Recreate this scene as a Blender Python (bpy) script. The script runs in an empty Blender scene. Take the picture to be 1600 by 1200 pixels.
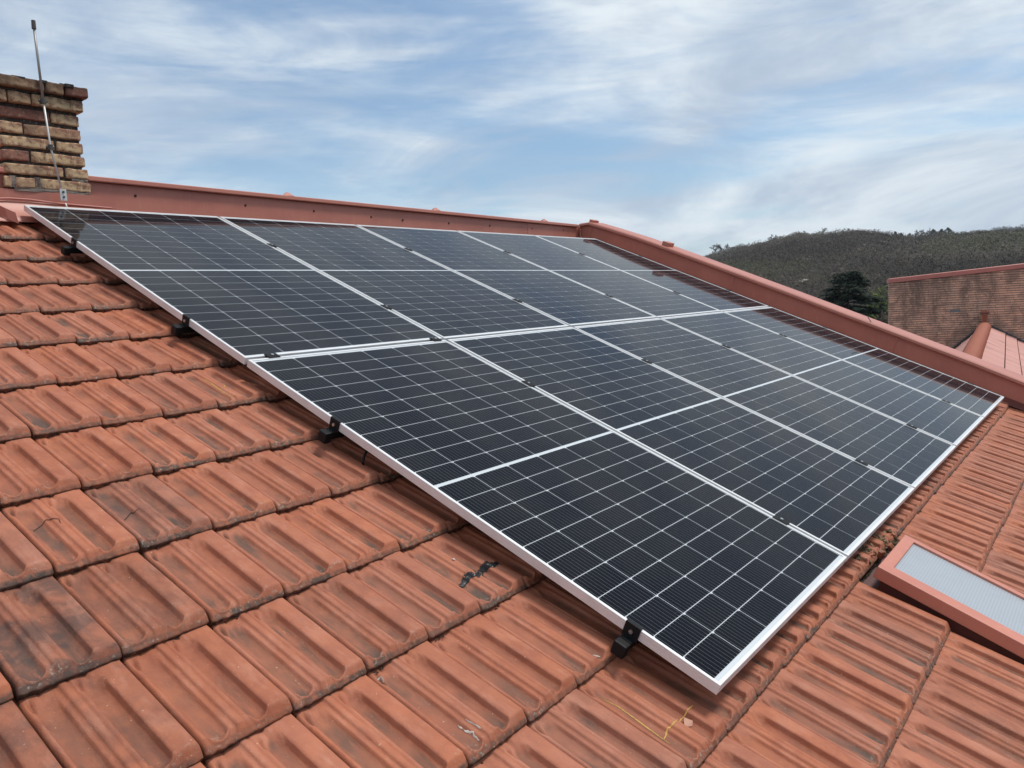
import bpy, bmesh, math, random
from mathutils import Vector, Matrix, noise

random.seed(7)
S = bpy.context.scene
COL = S.collection
TH = math.radians(23.0)                    # roof pitch
c_, s_ = math.cos(TH), math.sin(TH)
RX = Matrix.Rotation(TH, 4, 'X')           # roof frame: x along ridge, y up the slope, z out of the roof

def W(u, v, w=0.0):                        # roof coords (across, down slope, below the panel plane) -> world
    return RX @ Vector((u, -v, -w))

# ------------------------------------------------------------------ camera
FPX = 1223.14
Rc = [(0.56988, 0.0, 0.0)] * 3
def rod(w):
    t = math.sqrt(sum(a*a for a in w))
    return Matrix.Rotation(t, 3, Vector(w).normalized())
R3 = rod((-1.01329614, -0.734430871, -0.606579977))
T3 = Vector((-2.61115885, -0.958185008, 4.18816923))
B3 = Matrix(((1, 0, 0), (0, -c_, s_), (0, -s_, -c_)))
cam_uvw = -(R3.transposed() @ T3)
CAM = B3 @ cam_uvw
cx = B3 @ R3[0]; cy = B3 @ R3[1]; cz = B3 @ R3[2]
cd = bpy.data.cameras.new('camera'); cam = bpy.data.objects.new('camera', cd); COL.objects.link(cam)
cam.matrix_world = Matrix(((cx.x, -cy.x, -cz.x, CAM.x), (cx.y, -cy.y, -cz.y, CAM.y), (cx.z, -cy.z, -cz.z, CAM.z), (0, 0, 0, 1)))
cd.sensor_width = 36; cd.sensor_fit = 'HORIZONTAL'; cd.lens = FPX/1600*36
cd.clip_start = 0.05; cd.clip_end = 9000
S.camera = cam
def px(P):                                 # world point -> photo pixel (for choosing which tiles show)
    q = R3 @ (B3.transposed() @ Vector(P)) + T3
    if q.z < 0.05: return None
    return (800+FPX*q.x/q.z, 600+FPX*q.y/q.z, q.z)
def ray(x, y):
    return (B3 @ (R3.transposed() @ Vector(((x-800)/FPX, (y-600)/FPX, 1))))

# ------------------------------------------------------------------ sky, sun, exposure
SUN = Vector((0.34, -0.30, 0.90)).normalized()
world = bpy.data.worlds.new('World'); S.world = world; world.use_nodes = True
nt = world.node_tree; N = nt.nodes; L = nt.links; N.clear()
out = N.new('ShaderNodeOutputWorld'); bg = N.new('ShaderNodeBackground'); L.new(bg.outputs[0], out.inputs[0])
sky = N.new('ShaderNodeTexSky'); sky.sky_type = 'NISHITA'; sky.sun_disc = False
sky.sun_elevation = math.asin(SUN.z); sky.sun_rotation = math.atan2(SUN.x, SUN.y)
sky.altitude = 200; sky.air_density = 1.0; sky.dust_density = 1.2; sky.ozone_density = 1.5
bg.inputs['Strength'].default_value = 0.1
tc = N.new('ShaderNodeTexCoord')
def nmath(op, a, b=None, c=None, clamp=False, tree=None):
    t = tree or nt
    n = t.nodes.new('ShaderNodeMath'); n.operation = op; n.use_clamp = clamp
    for i, v in enumerate((a, b, c)):
        if v is None: continue
        if isinstance(v, (int, float)): n.inputs[i].default_value = v
        else: t.links.new(v, n.inputs[i])
    return n.outputs[0]
def nmix(fac, a, b, tree=None, mode='MIX'):
    t = tree or nt
    n = t.nodes.new('ShaderNodeMix'); n.data_type = 'RGBA'; n.blend_type = mode; n.clamp_factor = True
    for i, v in ((0, fac), (6, a), (7, b)):
        if isinstance(v, (int, float)): n.inputs[i].default_value = v
        elif isinstance(v, (tuple, list)): n.inputs[i].default_value = (*v[:3], 1)
        else: t.links.new(v, n.inputs[i])
    return n.outputs[2]
def nnoise(vec, scale, detail=4, rough=0.55, dist=0.0, tree=None, dim='3D', w=None):
    t = tree or nt
    n = t.nodes.new('ShaderNodeTexNoise'); n.noise_dimensions = dim
    n.inputs['Scale'].default_value = scale; n.inputs['Detail'].default_value = detail
    n.inputs['Roughness'].default_value = rough; n.inputs['Distortion'].default_value = dist
    if vec is not None: t.links.new(vec, n.inputs['Vector'])
    if w is not None: t.links.new(w, n.inputs['W'])
    return n.outputs['Fac']
def nramp(fac, lo, hi, tree=None, smooth=True):
    t = tree or nt
    n = t.nodes.new('ShaderNodeMapRange'); n.interpolation_type = 'SMOOTHSTEP' if smooth else 'LINEAR'
    n.inputs['From Min'].default_value = lo; n.inputs['From Max'].default_value = hi
    t.links.new(fac, n.inputs['Value']); return n.outputs['Result']
def nmap(vec, loc=(0, 0, 0), rot=(0, 0, 0), scale=(1, 1, 1), tree=None):
    t = tree or nt
    n = t.nodes.new('ShaderNodeMapping'); t.links.new(vec, n.inputs['Vector'])
    n.inputs['Location'].default_value = loc; n.inputs['Rotation'].default_value = rot; n.inputs['Scale'].default_value = scale
    return n.outputs[0]
dirv = tc.outputs['Generated']
sepd = N.new('ShaderNodeSeparateXYZ'); L.new(dirv, sepd.inputs[0])
# cirrus: large soft sheets, finer wisps and long thin streaks
v1 = nmap(dirv, (0.35, 0.1, 0.2), (0.10, -0.06, 0.2), (1.0, 1.0, 3.2))
big = nnoise(v1, 1.9, 5, 0.5, 0.5)
v2 = nmap(dirv, (2.1, 0.7, 1.2), (0.22, -0.16, 0.1), (1.0, 1.0, 5.0))
wisp = nnoise(v2, 4.0, 9, 0.60, 0.7)
v3 = nmap(dirv, (0.2, 3.1, 0.4), (0.34, -0.22, 0.0), (1.0, 1.0, 7.5))
streak = nnoise(v3, 5.0, 6, 0.6, 0.4)
cl = nmath('ADD', nmath('MULTIPLY', big, 0.78), nmath('ADD', nmath('MULTIPLY', wisp, 0.60), nmath('MULTIPLY', streak, 0.34)))
hor = nmath('SUBTRACT', 1.0, nramp(sepd.outputs[2], 0.02, 0.20))      # whiter veil toward the horizon
cl = nmath('ADD', cl, nmath('MULTIPLY', hor, 0.10))
cf = nramp(cl, 0.60, 0.96)
cf = nmath('ADD', nmath('MULTIPLY', cf, 0.78), 0.22, clamp=True)
shade = nramp(nnoise(nmap(dirv, (1.0, 5.0, 2.0), (0.26, -0.2, 0), (1, 1, 3.6)), 3.0, 9, 0.60, 0.6), 0.34, 0.66)
ccol = nmix(shade, (4.7, 5.7, 7.1), (8.0, 8.8, 9.4))
skyc = nmix(1.0, sky.outputs[0], (1.02, 1.26, 1.36), mode='MULTIPLY')
L.new(nmix(cf, skyc, ccol), bg.inputs['Color'])

sd = bpy.data.lights.new('sun', 'SUN'); sd.energy = 2.7; sd.angle = math.radians(13); sd.color = (1.0, 0.95, 0.88)
so = bpy.data.objects.new('sun', sd); COL.objects.link(so)
so.rotation_euler = SUN.to_track_quat('Z', 'Y').to_euler(); so.location = (0, 0, 60)
S.render.engine = 'CYCLES'
S.view_settings.view_transform = 'Standard'; S.view_settings.look = 'None'
S.view_settings.exposure = 0.0; S.view_settings.gamma = 1.0; S.view_settings.use_curve_mapping = False
S.cycles.max_bounces = 6

# ------------------------------------------------------------------ helpers
class MB:
    def __init__(s): s.v = []; s.f = []
    def add(s, vs, fs):
        o = len(s.v); s.v += [Vector(p) for p in vs]; s.f += [tuple(i+o for i in f) for f in fs]; return s
    def box(s, x0, x1, y0, y1, z0, z1, M=None, bev=0.0):
        if bev:
            bm = bmesh.new(); bmesh.ops.create_cube(bm, size=1)
            for q in bm.verts: q.co = Vector((x0+(q.co.x+.5)*(x1-x0), y0+(q.co.y+.5)*(y1-y0), z0+(q.co.z+.5)*(z1-z0)))
            bmesh.ops.bevel(bm, geom=bm.edges[:], offset=bev, segments=2, affect='EDGES', profile=0.6)
            bm.verts.index_update()
            vs = [q.co.copy() for q in bm.verts]; fs = [[q.index for q in f.verts] for f in bm.faces]; bm.free()
        else:
            vs = [Vector(p) for p in ((x0,y0,z0),(x1,y0,z0),(x1,y1,z0),(x0,y1,z0),(x0,y0,z1),(x1,y0,z1),(x1,y1,z1),(x0,y1,z1))]
            fs = [(0,3,2,1),(4,5,6,7),(0,1,5,4),(1,2,6,5),(2,3,7,6),(3,0,4,7)]
        if M is not None: vs = [M @ p for p in vs]
        return s.add(vs, fs)
    def tube(s, pts, r, n=8, cap=True):
        pts = [Vector(p) for p in pts]; rs = r if isinstance(r, (list, tuple)) else [r]*len(pts)
        ring = []; vs = []; fs = []
        for i, p in enumerate(pts):
            d = (pts[min(i+1, len(pts)-1)] - pts[max(i-1, 0)]).normalized()
            a = d.orthogonal().normalized() if i == 0 else (ring[-1] - d*ring[-1].dot(d)).normalized()
            ring.append(a); b = d.cross(a)
            for k in range(n):
                t = 2*math.pi*k/n; vs.append(p + (a*math.cos(t) + b*math.sin(t))*rs[i])
        for i in range(len(pts)-1):
            for k in range(n): fs.append((i*n+k, i*n+(k+1) % n, (i+1)*n+(k+1) % n, (i+1)*n+k))
        if cap: fs.append(tuple(range(n-1, -1, -1))); fs.append(tuple((len(pts)-1)*n+k for k in range(n)))
        return s.add(vs, fs)
    def sweep(s, path, prof):              # prof: list of offset functions per path point -> list of Vectors
        vs = []; n = None
        for p in path:
            q = prof(p); n = len(q); vs += q
        fs = []
        for i in range(len(path)-1):
            for k in range(n-1): fs.append((i*n+k, i*n+k+1, (i+1)*n+k+1, (i+1)*n+k))
        fs.append(tuple(range(n-1, -1, -1))); fs.append(tuple((len(path)-1)*n+k for k in range(n)))
        return s.add(vs, fs)
    def mesh(s, name, mat, smooth=False):
        me = bpy.data.meshes.new(name); me.from_pydata([tuple(p) for p in s.v], [], s.f)
        if mat: me.materials.append(mat)
        if smooth: me.polygons.foreach_set('use_smooth', [True]*len(me.polygons))
        me.update(); return me
    def build(s, name, mat, parent=None, smooth=False, kind=None, label=None, loc=None):
        return obj(name, s.mesh(name, mat, smooth), parent, kind, label, loc)
def obj(name, me, parent=None, kind=None, label=None, loc=None, rot=None):
    o = bpy.data.objects.new(name, me); COL.objects.link(o)
    if parent: o.parent = parent
    if kind: o['kind'] = kind
    if label: o['label'] = label
    if loc is not None: o.location = loc
    if rot is not None: o.rotation_euler = rot
    return o
def thing(name, label, cat, loc=(0, 0, 0), roof=False, group=None, rotz=0):
    o = bpy.data.objects.new(name, None); COL.objects.link(o); o.empty_display_size = .1
    o.location = loc; o.rotation_euler = (TH, 0, 0) if roof else (0, 0, rotz)
    tag(o, label, cat, group); return o
def tag(o, label=None, cat=None, group=None, kind=None):
    if label: o['label'] = label
    if cat: o['category'] = cat
    if group: o['group'] = group
    if kind: o['kind'] = kind
    return o

def mat(name, col=(.5, .5, .5), rough=.6, metal=0.0, spec=.5, coat=0, coat_ior=1.5, coat_rough=.03):
    m = bpy.data.materials.new(name); m.use_nodes = True
    b = m.node_tree.nodes['Principled BSDF']
    b.inputs['Base Color'].default_value = (*col, 1); b.inputs['Roughness'].default_value = rough
    b.inputs['Metallic'].default_value = metal; b.inputs['Specular IOR Level'].default_value = spec
    b.inputs['Coat Weight'].default_value = coat; b.inputs['Coat IOR'].default_value = coat_ior; b.inputs['Coat Roughness'].default_value = coat_rough
    return m, m.node_tree, b
def bump(t, b, h, strength=.3, dist=.002):
    n = t.nodes.new('ShaderNodeBump'); n.inputs['Strength'].default_value = strength; n.inputs['Distance'].default_value = dist
    t.links.new(h, n.inputs['Height']); t.links.new(n.outputs[0], b.inputs['Normal'])
def coords(t, which='Object'):
    return t.nodes.new('ShaderNodeTexCoord').outputs[which]
def rnd(t): return t.nodes.new('ShaderNodeObjectInfo').outputs['Random']
def attr(t, name):
    n = t.nodes.new('ShaderNodeAttribute'); n.attribute_name = name; return n.outputs['Fac'], n.outputs['Color']

# --- fired clay roof tile
def tile_mat(name, joined=False):
    m, t, b = mat(name, rough=.66, spec=.42)
    ob = coords(t)
    if joined:
        r, _ = attr(t, 'rnd'); ly, _ = attr(t, 'ly')
        p = ob
    else:
        r = rnd(t)
        sp = t.nodes.new('ShaderNodeSeparateXYZ'); t.links.new(ob, sp.inputs[0]); ly = sp.outputs[1]
        cb = t.nodes.new('ShaderNodeCombineXYZ'); t.links.new(nmath('MULTIPLY', r, 71.3, tree=t), cb.inputs[0]); t.links.new(nmath('MULTIPLY', r, 313.7, tree=t), cb.inputs[1])
        va = t.nodes.new('ShaderNodeVectorMath'); va.operation = 'ADD'; t.links.new(ob, va.inputs[0]); t.links.new(cb.outputs[0], va.inputs[1]); p = va.outputs[0]
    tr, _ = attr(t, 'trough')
    r2 = nmath('FRACT', nmath('MULTIPLY', r, 7.31, tree=t), tree=t)
    r3 = nmath('FRACT', nmath('MULTIPLY', r, 23.7, tree=t), tree=t)
    n1 = nramp(nnoise(p, 14, 5, .6, .3, tree=t), .3, .7, tree=t)
    col = nmix(n1, (.475, .150, .068), (.36, .105, .050), tree=t)
    col = nmix(nmath('MULTIPLY', nramp(nnoise(nmap(p, scale=(1, .35, 1), tree=t), 40, 4, .6, tree=t), .55, .8, tree=t), .55, tree=t), col, (.60, .27, .165), tree=t)
    # batch differences between tiles
    col = nmix(nmath('MULTIPLY', r2, .5, tree=t), col, (.29, .10, .058), tree=t)
    col = nmix(nmath('MULTIPLY', nmath('POWER', r3, 2.0, tree=t), .32, tree=t), col, (.50, .20, .125), tree=t)
    # soot and rain streaks lying in the channels, plus shade painted darker there
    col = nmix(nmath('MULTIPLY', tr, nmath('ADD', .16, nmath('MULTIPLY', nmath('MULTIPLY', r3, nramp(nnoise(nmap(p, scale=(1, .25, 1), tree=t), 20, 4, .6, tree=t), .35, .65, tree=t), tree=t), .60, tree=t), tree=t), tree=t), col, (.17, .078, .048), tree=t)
    st = nnoise(nmap(p, scale=(1, .12, 1), tree=t), 55, 4, .65, tree=t)
    blot = nramp(nnoise(p, 6.5, 3, .5, tree=t), .44, .66, tree=t)
    lo = nmath('SUBTRACT', 1.0, nramp(ly, .02, .13, tree=t), tree=t)
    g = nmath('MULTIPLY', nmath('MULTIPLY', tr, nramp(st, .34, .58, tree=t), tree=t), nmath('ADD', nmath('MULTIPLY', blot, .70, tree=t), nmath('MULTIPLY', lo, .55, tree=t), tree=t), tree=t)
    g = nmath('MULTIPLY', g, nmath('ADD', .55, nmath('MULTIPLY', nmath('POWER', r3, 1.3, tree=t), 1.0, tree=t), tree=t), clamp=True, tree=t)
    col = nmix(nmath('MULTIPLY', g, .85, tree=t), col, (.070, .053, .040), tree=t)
    if not joined:                               # a few tiles are sooty all over (object colour carries how much)
        oi = t.nodes.new('ShaderNodeObjectInfo'); sc = t.nodes.new('ShaderNodeSeparateColor'); t.links.new(oi.outputs['Color'], sc.inputs[0])
        so_t = nmath('SUBTRACT', 1.0, sc.outputs[0], tree=t)
        so_t = nmath('MULTIPLY', so_t, nmath('ADD', .35, nmath('MULTIPLY', nramp(nnoise(p, 11, 5, .65, .5, tree=t), .38, .62, tree=t), .65, tree=t), tree=t), tree=t)
        col = nmix(so_t, col, (.060, .042, .036), tree=t)
    # pale lichen and lime on the noses
    nose = nmath('SUBTRACT', 1.0, nramp(ly, .006, .055, tree=t), tree=t)
    li = nmath('MULTIPLY', nramp(nnoise(p, 95, 5, .7, tree=t), .54, .66, tree=t), nmath('MULTIPLY', nose, nramp(nnoise(p, 13, 2, .5, tree=t), .42, .62, tree=t), tree=t), tree=t)
    col = nmix(nmath('MULTIPLY', li, .75, tree=t), col, (.40, .35, .28), tree=t)
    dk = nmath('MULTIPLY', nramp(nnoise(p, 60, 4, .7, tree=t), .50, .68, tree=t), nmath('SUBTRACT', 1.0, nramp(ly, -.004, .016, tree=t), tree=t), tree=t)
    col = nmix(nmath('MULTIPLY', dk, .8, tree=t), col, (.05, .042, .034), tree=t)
    fo, _ = attr(t, 'foot')  # nose faces and side skirts: moss stain plus gap shade painted dark
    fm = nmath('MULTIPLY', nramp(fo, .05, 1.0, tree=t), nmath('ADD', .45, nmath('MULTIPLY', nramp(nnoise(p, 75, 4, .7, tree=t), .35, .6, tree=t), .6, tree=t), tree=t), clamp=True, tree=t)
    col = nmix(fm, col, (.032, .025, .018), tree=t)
    hi = nmath('MULTIPLY', nmath('SUBTRACT', 1.0, tr, tree=t), nramp(nnoise(nmap(p, scale=(1, .3, 1), tree=t), 26, 5, .65, tree=t), .45, .7, tree=t), tree=t)  # ribs: weathered pale patches plus highlights painted into the colour
    col = nmix(nmath('MULTIPLY', hi, nmath('MULTIPLY', nmath('SUBTRACT', 1.0, fm, tree=t), .28, tree=t), tree=t), col, (.60, .285, .19), tree=t)
    # small pits and salt specks
    sp1 = nramp(nnoise(p, 260, 3, .6, tree=t), .66, .74, tree=t)
    col = nmix(nmath('MULTIPLY', sp1, .6, tree=t), col, (.09, .05, .035), tree=t)
    sp2 = nramp(nnoise(nmap(p, (9, 3, 1), tree=t), 120, 2, .5, tree=t), .73, .77, tree=t)
    col = nmix(nmath('MULTIPLY', sp2, .6, tree=t), col, (.62, .45, .34), tree=t)
    t.links.new(col, b.inputs['Base Color'])
    bump(t, b, nmath('ADD', nnoise(p, 420, 4, .7, tree=t), nmath('MULTIPLY', nnoise(p, 70, 3, .6, tree=t), 1.6, tree=t), tree=t), .8, .0015)
    return m
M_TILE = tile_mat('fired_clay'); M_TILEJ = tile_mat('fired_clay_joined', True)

def paint_mat(name, col, dark, rough=.46):
    m, t, b = mat(name, col, rough)
    p = coords(t)
    n = nramp(nnoise(p, 3.0, 4, .6, tree=t), .3, .75, tree=t)
    n2 = nramp(nnoise(nmap(p, scale=(3, 3, .6), tree=t), 9, 4, .65, tree=t), .5, .8, tree=t)
    cc = nmix(n, col, dark, tree=t); cc = nmix(nmath('MULTIPLY', n2, .3, tree=t), cc, (col[0]*1.15, col[1]*1.4, col[2]*1.5), tree=t)
    t.links.new(cc, b.inputs['Base Color'])
    bump(t, b, nnoise(p, 2.2, 2, .5, tree=t), .25, .02)
    return m
M_RED = paint_mat('brick_red_sheet', (.50, .185, .130), (.43, .152, .108))
M_RED2 = paint_mat('brick_red_hatch', (.58, .215, .145), (.50, .175, .12), .5)
M_DRED = paint_mat('dark_red_upstand', (.16, .035, .022), (.11, .026, .018), .6)
M_UNDER, *_ = mat('dark_underlay', (.02, .016, .013), .95)
def alu():
    m, t, b = mat('anodised_aluminium', (.66, .66, .65), .42, .30)
    p = coords(t); bump(t, b, nnoise(nmap(p, scale=(60, 2, 60), tree=t), 8, 3, .5, tree=t), .12, .0006)
    c = nmix(nramp(nnoise(p, 9, 4, .6, tree=t), .35, .8, tree=t), (.82, .82, .81), (.72, .71, .69), tree=t); t.links.new(c, b.inputs['Base Color'])
    return m
M_ALU = alu()
M_BLACK, *_ = mat('black_anodised', (.010, .010, .011), .6, 0, .2)
M_CAPB, *_ = mat('black_plastic', (.008, .008, .009), .55, 0, .25)
M_STEEL, *_ = mat('stainless_steel', (.62, .62, .60), .3, .9)
M_BACK, *_ = mat('white_backsheet', (.58, .61, .63), .6, 0, .1, 1, 1.145, .05)
def cellm():
    m, t, b = mat('silicon_cell', (.01, .012, .02), .6, 0, .02, 1, 1.145, .05)
    p = coords(t); sp = t.nodes.new('ShaderNodeSeparateXYZ'); t.links.new(p, sp.inputs[0])
    r = rnd(t)
    f = nmath('FRACT', nmath('ADD', nmath('MULTIPLY', sp.outputs[0], 1/0.0166, tree=t), .5, tree=t), tree=t)
    line = nmath('LESS_THAN', nmath('ABSOLUTE', nmath('SUBTRACT', f, .5, tree=t), tree=t), .032, tree=t)
    base = nmix(r, (.0022, .0026, .0060), (.0036, .0038, .0070), tree=t)
    gp = t.nodes.new('ShaderNodeNewGeometry').outputs['Position']
    base = nmix(nmath('MULTIPLY', nramp(nnoise(gp, 2.3, 5, .6, .4, tree=t), .45, .75, tree=t), .55, tree=t), base, (.0085, .009, .011), tree=t)
    base = nmix(nmath('MULTIPLY', nramp(nnoise(gp, 140, 2, .5, tree=t), .76, .80, tree=t), .5, tree=t), base, (.12, .12, .12), tree=t)
    pad = nmath('GREATER_THAN', nmath('ABSOLUTE', sp.outputs[1], tree=t), .0405, tree=t)
    lc = nmix(pad, (.115, .12, .13), (.30, .30, .31), tree=t)
    t.links.new(nmix(line, base, lc, tree=t), b.inputs['Base Color'])
    return m
M_CELL = cellm()
def brickm(name, a, bb, dark, sootz=None, joined=False):
    m, t, b = mat(name, a, .9, 0, .2)
    p = coords(t)
    if joined: r, _ = attr(t, 'rnd')
    else: r = rnd(t)
    r2 = nmath('FRACT', nmath('MULTIPLY', r, 9.17, tree=t), tree=t)
    cc = nmix(r, a, bb, tree=t)
    cc = nmix(nmath('MULTIPLY', r2, .5, tree=t), cc, dark, tree=t)
    sc = 2.2 if joined else 22
    cc = nmix(nramp(nnoise(p, sc, 6, .75, .6, tree=t), .44, .60, tree=t), cc, dark, tree=t)
    if joined:
        cc = nmix(nmath('MULTIPLY', nramp(nnoise(nmap(p, scale=(1, 1, .22), tree=t), 1.5, 6, .7, .3, tree=t), .48, .66, tree=t), .6, tree=t), cc, (.13, .095, .08), tree=t)
        cc = nmix(nmath('MULTIPLY', nramp(nnoise(p, .7, 4, .6, .5, tree=t), .5, .7, tree=t), .5, tree=t), cc, (.80, .50, .36), tree=t)
    if not joined: cc = nmix(nmath('MULTIPLY', nramp(nnoise(p, 60, 4, .7, tree=t), .55, .7, tree=t), .6, tree=t), cc, (.44, .36, .27), tree=t)
    if sootz:
        g = t.nodes.new('ShaderNodeNewGeometry'); sp = t.nodes.new('ShaderNodeSeparateXYZ'); t.links.new(g.outputs['Position'], sp.inputs[0])
        wob = nmath('ADD', sp.outputs[2], nmath('MULTIPLY', nmath('SUBTRACT', nnoise(g.outputs['Position'], 7, 4, .6, tree=t), .5, tree=t), .35, tree=t), tree=t)
        cc = nmix(nmath('MULTIPLY', nramp(wob, sootz[0], sootz[1], tree=t), .85, tree=t), cc, (.045, .034, .028), tree=t)
    t.links.new(cc, b.inputs['Base Color'])
    bump(t, b, nnoise(p, sc*5, 5, .75, tree=t), .8, .004 if not joined else .01)
    return m
M_YB = brickm('old_yellow_brick', (.76, .57, .33), (.62, .43, .25), (.30, .15, .10), (.44, .76))
M_RB = brickm('old_red_brick', (.40, .16, .11), (.46, .24, .16), (.18, .09, .07), (.42, .80))
M_MORT = brickm('sooty_mortar', (.085, .07, .06), (.06, .05, .045), (.035, .03, .027))
def leafm(name, a, bb, rough=.8):
    m, t, b = mat(name, a, rough, 0, .2)
    r, _ = attr(t, 'rnd')
    t.links.new(nmix(r, a, bb, tree=t), b.inputs['Base Color'])
    return m

def setattr_(me, name, vals, domain='FACE'):
    a = me.attributes.new(name, 'FLOAT', domain); a.data.foreach_set('value', vals)

# ------------------------------------------------------------------ ground and hills
def ground():
    m, t, b = mat('winter_ground', (.05, .055, .03), .95, 0, .1)
    p = coords(t)
    cc = nmix(nramp(nnoise(p, .03, 6, .65, .5, tree=t), .35, .65, tree=t), (.040, .034, .026), (.052, .046, .026), tree=t)
    cc = nmix(nramp(nnoise(p, .011, 4, .6, .3, tree=t), .5, .62, tree=t), cc, (.034, .028, .026), tree=t)
    cc = nmix(nmath('MULTIPLY', nramp(nnoise(p, .2, 5, .7, tree=t), .60, .72, tree=t), .5, tree=t), cc, (.16, .15, .11), tree=t)
    cc = nmix(nmath('MULTIPLY', nramp(nnoise(p, .4, 5, .7, tree=t), .45, .7, tree=t), .7, tree=t), cc, (.018, .017, .013), tree=t)
    t.links.new(cc, b.inputs['Base Color']); bump(t, b, nnoise(p, .35, 6, .7, tree=t), 1.0, 1.5)
    g = MB(); R = 6000
    n = 48; g.add([(CAM.x+R*math.cos(2*math.pi*i/n), CAM.y+R*math.sin(2*math.pi*i/n), -9) for i in range(n)], [tuple(range(n))])
    g.build('ground', m, kind='structure')
    return m
M_GND = ground()
SKY1 = [(-60, 1.2), (-30, 1.6), (-10, 1.9), (4, 2.25), (8.4, 2.35), (11.3, 2.45), (12.2, 2.58), (14.3, 2.98), (15.6, 2.95), (17.9, 3.0), (19.9, 2.72), (22.0, 2.45), (24.3, 1.95), (27, 1.1), (31, .2), (60, -.3), (110, -.5), (180, 0), (250, .6), (300, 1.2)]
SKY2 = [(-60, 2.0), (-20, 2.9), (-5, 3.0), (2, 2.75), (5.0, 2.52), (6.4, 2.52), (8.0, 2.36), (9.5, 2.0), (13, 1.2), (20, .5), (40, .2), (120, 0.4), (200, .5), (300, 2.0)]
def interp(tab, x):
    x = (x+60) % 360 - 60
    for (a, p), (b, q) in zip(tab, tab[1:]):
        if a <= x <= b:
            k = (x-a)/(b-a); k = k*k*(3-2*k) if (b-a) > 12 else k; return p+(q-p)*k
    return tab[-1][1] + (tab[0][1]-tab[-1][1])
def hz(phi, r, tab, r0, rp):
    E = interp(tab, phi); top = CAM.z + math.tan(math.radians(E))*rp
    k = max(0, min(1, (r-r0)/(rp-r0))); k = math.sin(k*math.pi/2)**1.15
    x = CAM.x+r*math.cos(math.radians(phi)); y = CAM.y+r*math.sin(math.radians(phi))
    nz = noise.fractal(Vector((x, y, 0))*.012, 1.0, 2.1, 4)*3.2*k*(1-k*.75)
    z = -9.6 + (top+9.6)*k + nz
    if r > rp: z -= (r-rp)*.12
    return x, y, z
def hill(name, tab, r0, rp, rings):
    g = MB(); phis = [x*1.5 for x in range(0, 240)] 
    phis = sorted(set(phis) | {x*.25 for x in range(0, 130)})
    vs = []; fs = []
    for r in rings:
        for p in phis: vs.append(hz(p, r, tab, r0, rp))
    n = len(phis)
    for i in range(len(rings)-1):
        for k in range(n): fs.append((i*n+k, i*n+(k+1) % n, (i+1)*n+(k+1) % n, (i+1)*n+k))
    g.add(vs, fs); return g.build(name, M_GND, kind='structure', smooth=True)
hill('hill', SKY1, 110, 420, [110, 125, 140, 155, 170, 185, 200, 215, 230, 245, 260, 275, 290, 305, 320, 335, 350, 365, 380, 395, 410, 420, 435, 460, 520])
hill('far_hill', SKY2, 500, 1000, [500, 560, 620, 680, 740, 800, 850, 900, 950, 1000, 1050, 1200])

# bare scrub covering the hillsides: thousands of small twiggy clumps, nobody could count them
def clump(vs, fs, rn, x, y, z, r, h, k, val):
    for i in range(k):
        a = random.uniform(0, 6.283); q = random.random()**.5*r; zz = random.random()
        q *= math.sqrt(max(0, 1-(zz*.9)**2))
        p = Vector((x+q*math.cos(a), y+q*math.sin(a), z+zz*h)); s = r*random.uniform(.08, .21)
        d1 = Vector((random.gauss(0, 1), random.gauss(0, 1), random.gauss(0, .8))).normalized()*s
        d2 = d1.orthogonal().normalized()*s*random.uniform(.4, 1)
        o = len(vs); vs += [p-d1, p+d2*.6, p+d1]; fs.append((o, o+1, o+2)); rn.append(min(1, max(0, val+random.uniform(-.25, .25))))
def scrub(name, tab, r0, rp, rlo, n, phi0, phi1, mats, size, seed, k=34):
    random.seed(seed)
    vs = []; fs = []; rn = []; mi = []
    for i in range(n):
        phi = random.uniform(phi0, phi1); r = rlo + (rp*1.01-rlo)*random.random()**.7
        x, y, z = hz(phi, r, tab, r0, rp)
        q = noise.noise(Vector((x, y, 3))*.02)
        sz = size*random.uniform(.6, 1.5)
        m0 = len(fs); clump(vs, fs, rn, x, y, z-.3, sz, sz*random.uniform(.7, 1.2), k, .42+1.7*noise.noise(Vector((x, y, 9))*.022)+random.uniform(-.35, .35))
        mm = 0 if q < .12 else 1
        if random.random() < .12 or noise.noise(Vector((x, y, 30))*.03) > .42: mm = 2
        mi += [mm]*(len(fs)-m0)
    me = bpy.data.meshes.new(name); me.from_pydata(vs, [], fs); setattr_(me, 'rnd', rn)
    for q in mats: me.materials.append(q)
    me.polygons.foreach_set('material_index', mi)
    return obj(name, me, kind='stuff')
M_S1 = leafm('bare_scrub_brown', (.042, .032, .024), (.100, .080, .058))
M_S2 = leafm('olive_scrub', (.036, .034, .018), (.080, .074, .038))
M_S3 = leafm('grey_scrub', (.075, .063, .052), (.15, .13, .105))
M_S4 = leafm('far_wood_bluish', (.040, .042, .044), (.075, .075, .078))
M_GRS = leafm('spring_leaves', (.075, .10, .022), (.12, .14, .035))
M_CON = leafm('conifer_needles', (.012, .022, .014), (.035, .055, .034))
M_BARK, *_ = mat('grey_bark', (.07, .055, .045), .9)
tag(scrub('hillside_scrub', SKY1, 110, 420, 150, 9000, -8, 30, (M_S1, M_S2, M_S3), 2.3, 3, 60), 'dense brown and grey bare scrub covering the hillside behind the roofs', 'scrub')
tag(scrub('far_woodland', SKY2, 500, 1000, 700, 3500, -8, 16, (M_S4, M_S4, M_S1), 5.0, 4, 50), 'dark bluish bare woodland on the farther hill at the right edge', 'woodland')
random.seed(11)
def at_az(phi, r): return Vector((CAM.x+r*math.cos(math.radians(phi)), CAM.y+r*math.sin(math.radians(phi)), 0))
def az_of(x, y):
    d = ray(x, y); return math.degrees(math.atan2(d.y, d.x))
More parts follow.
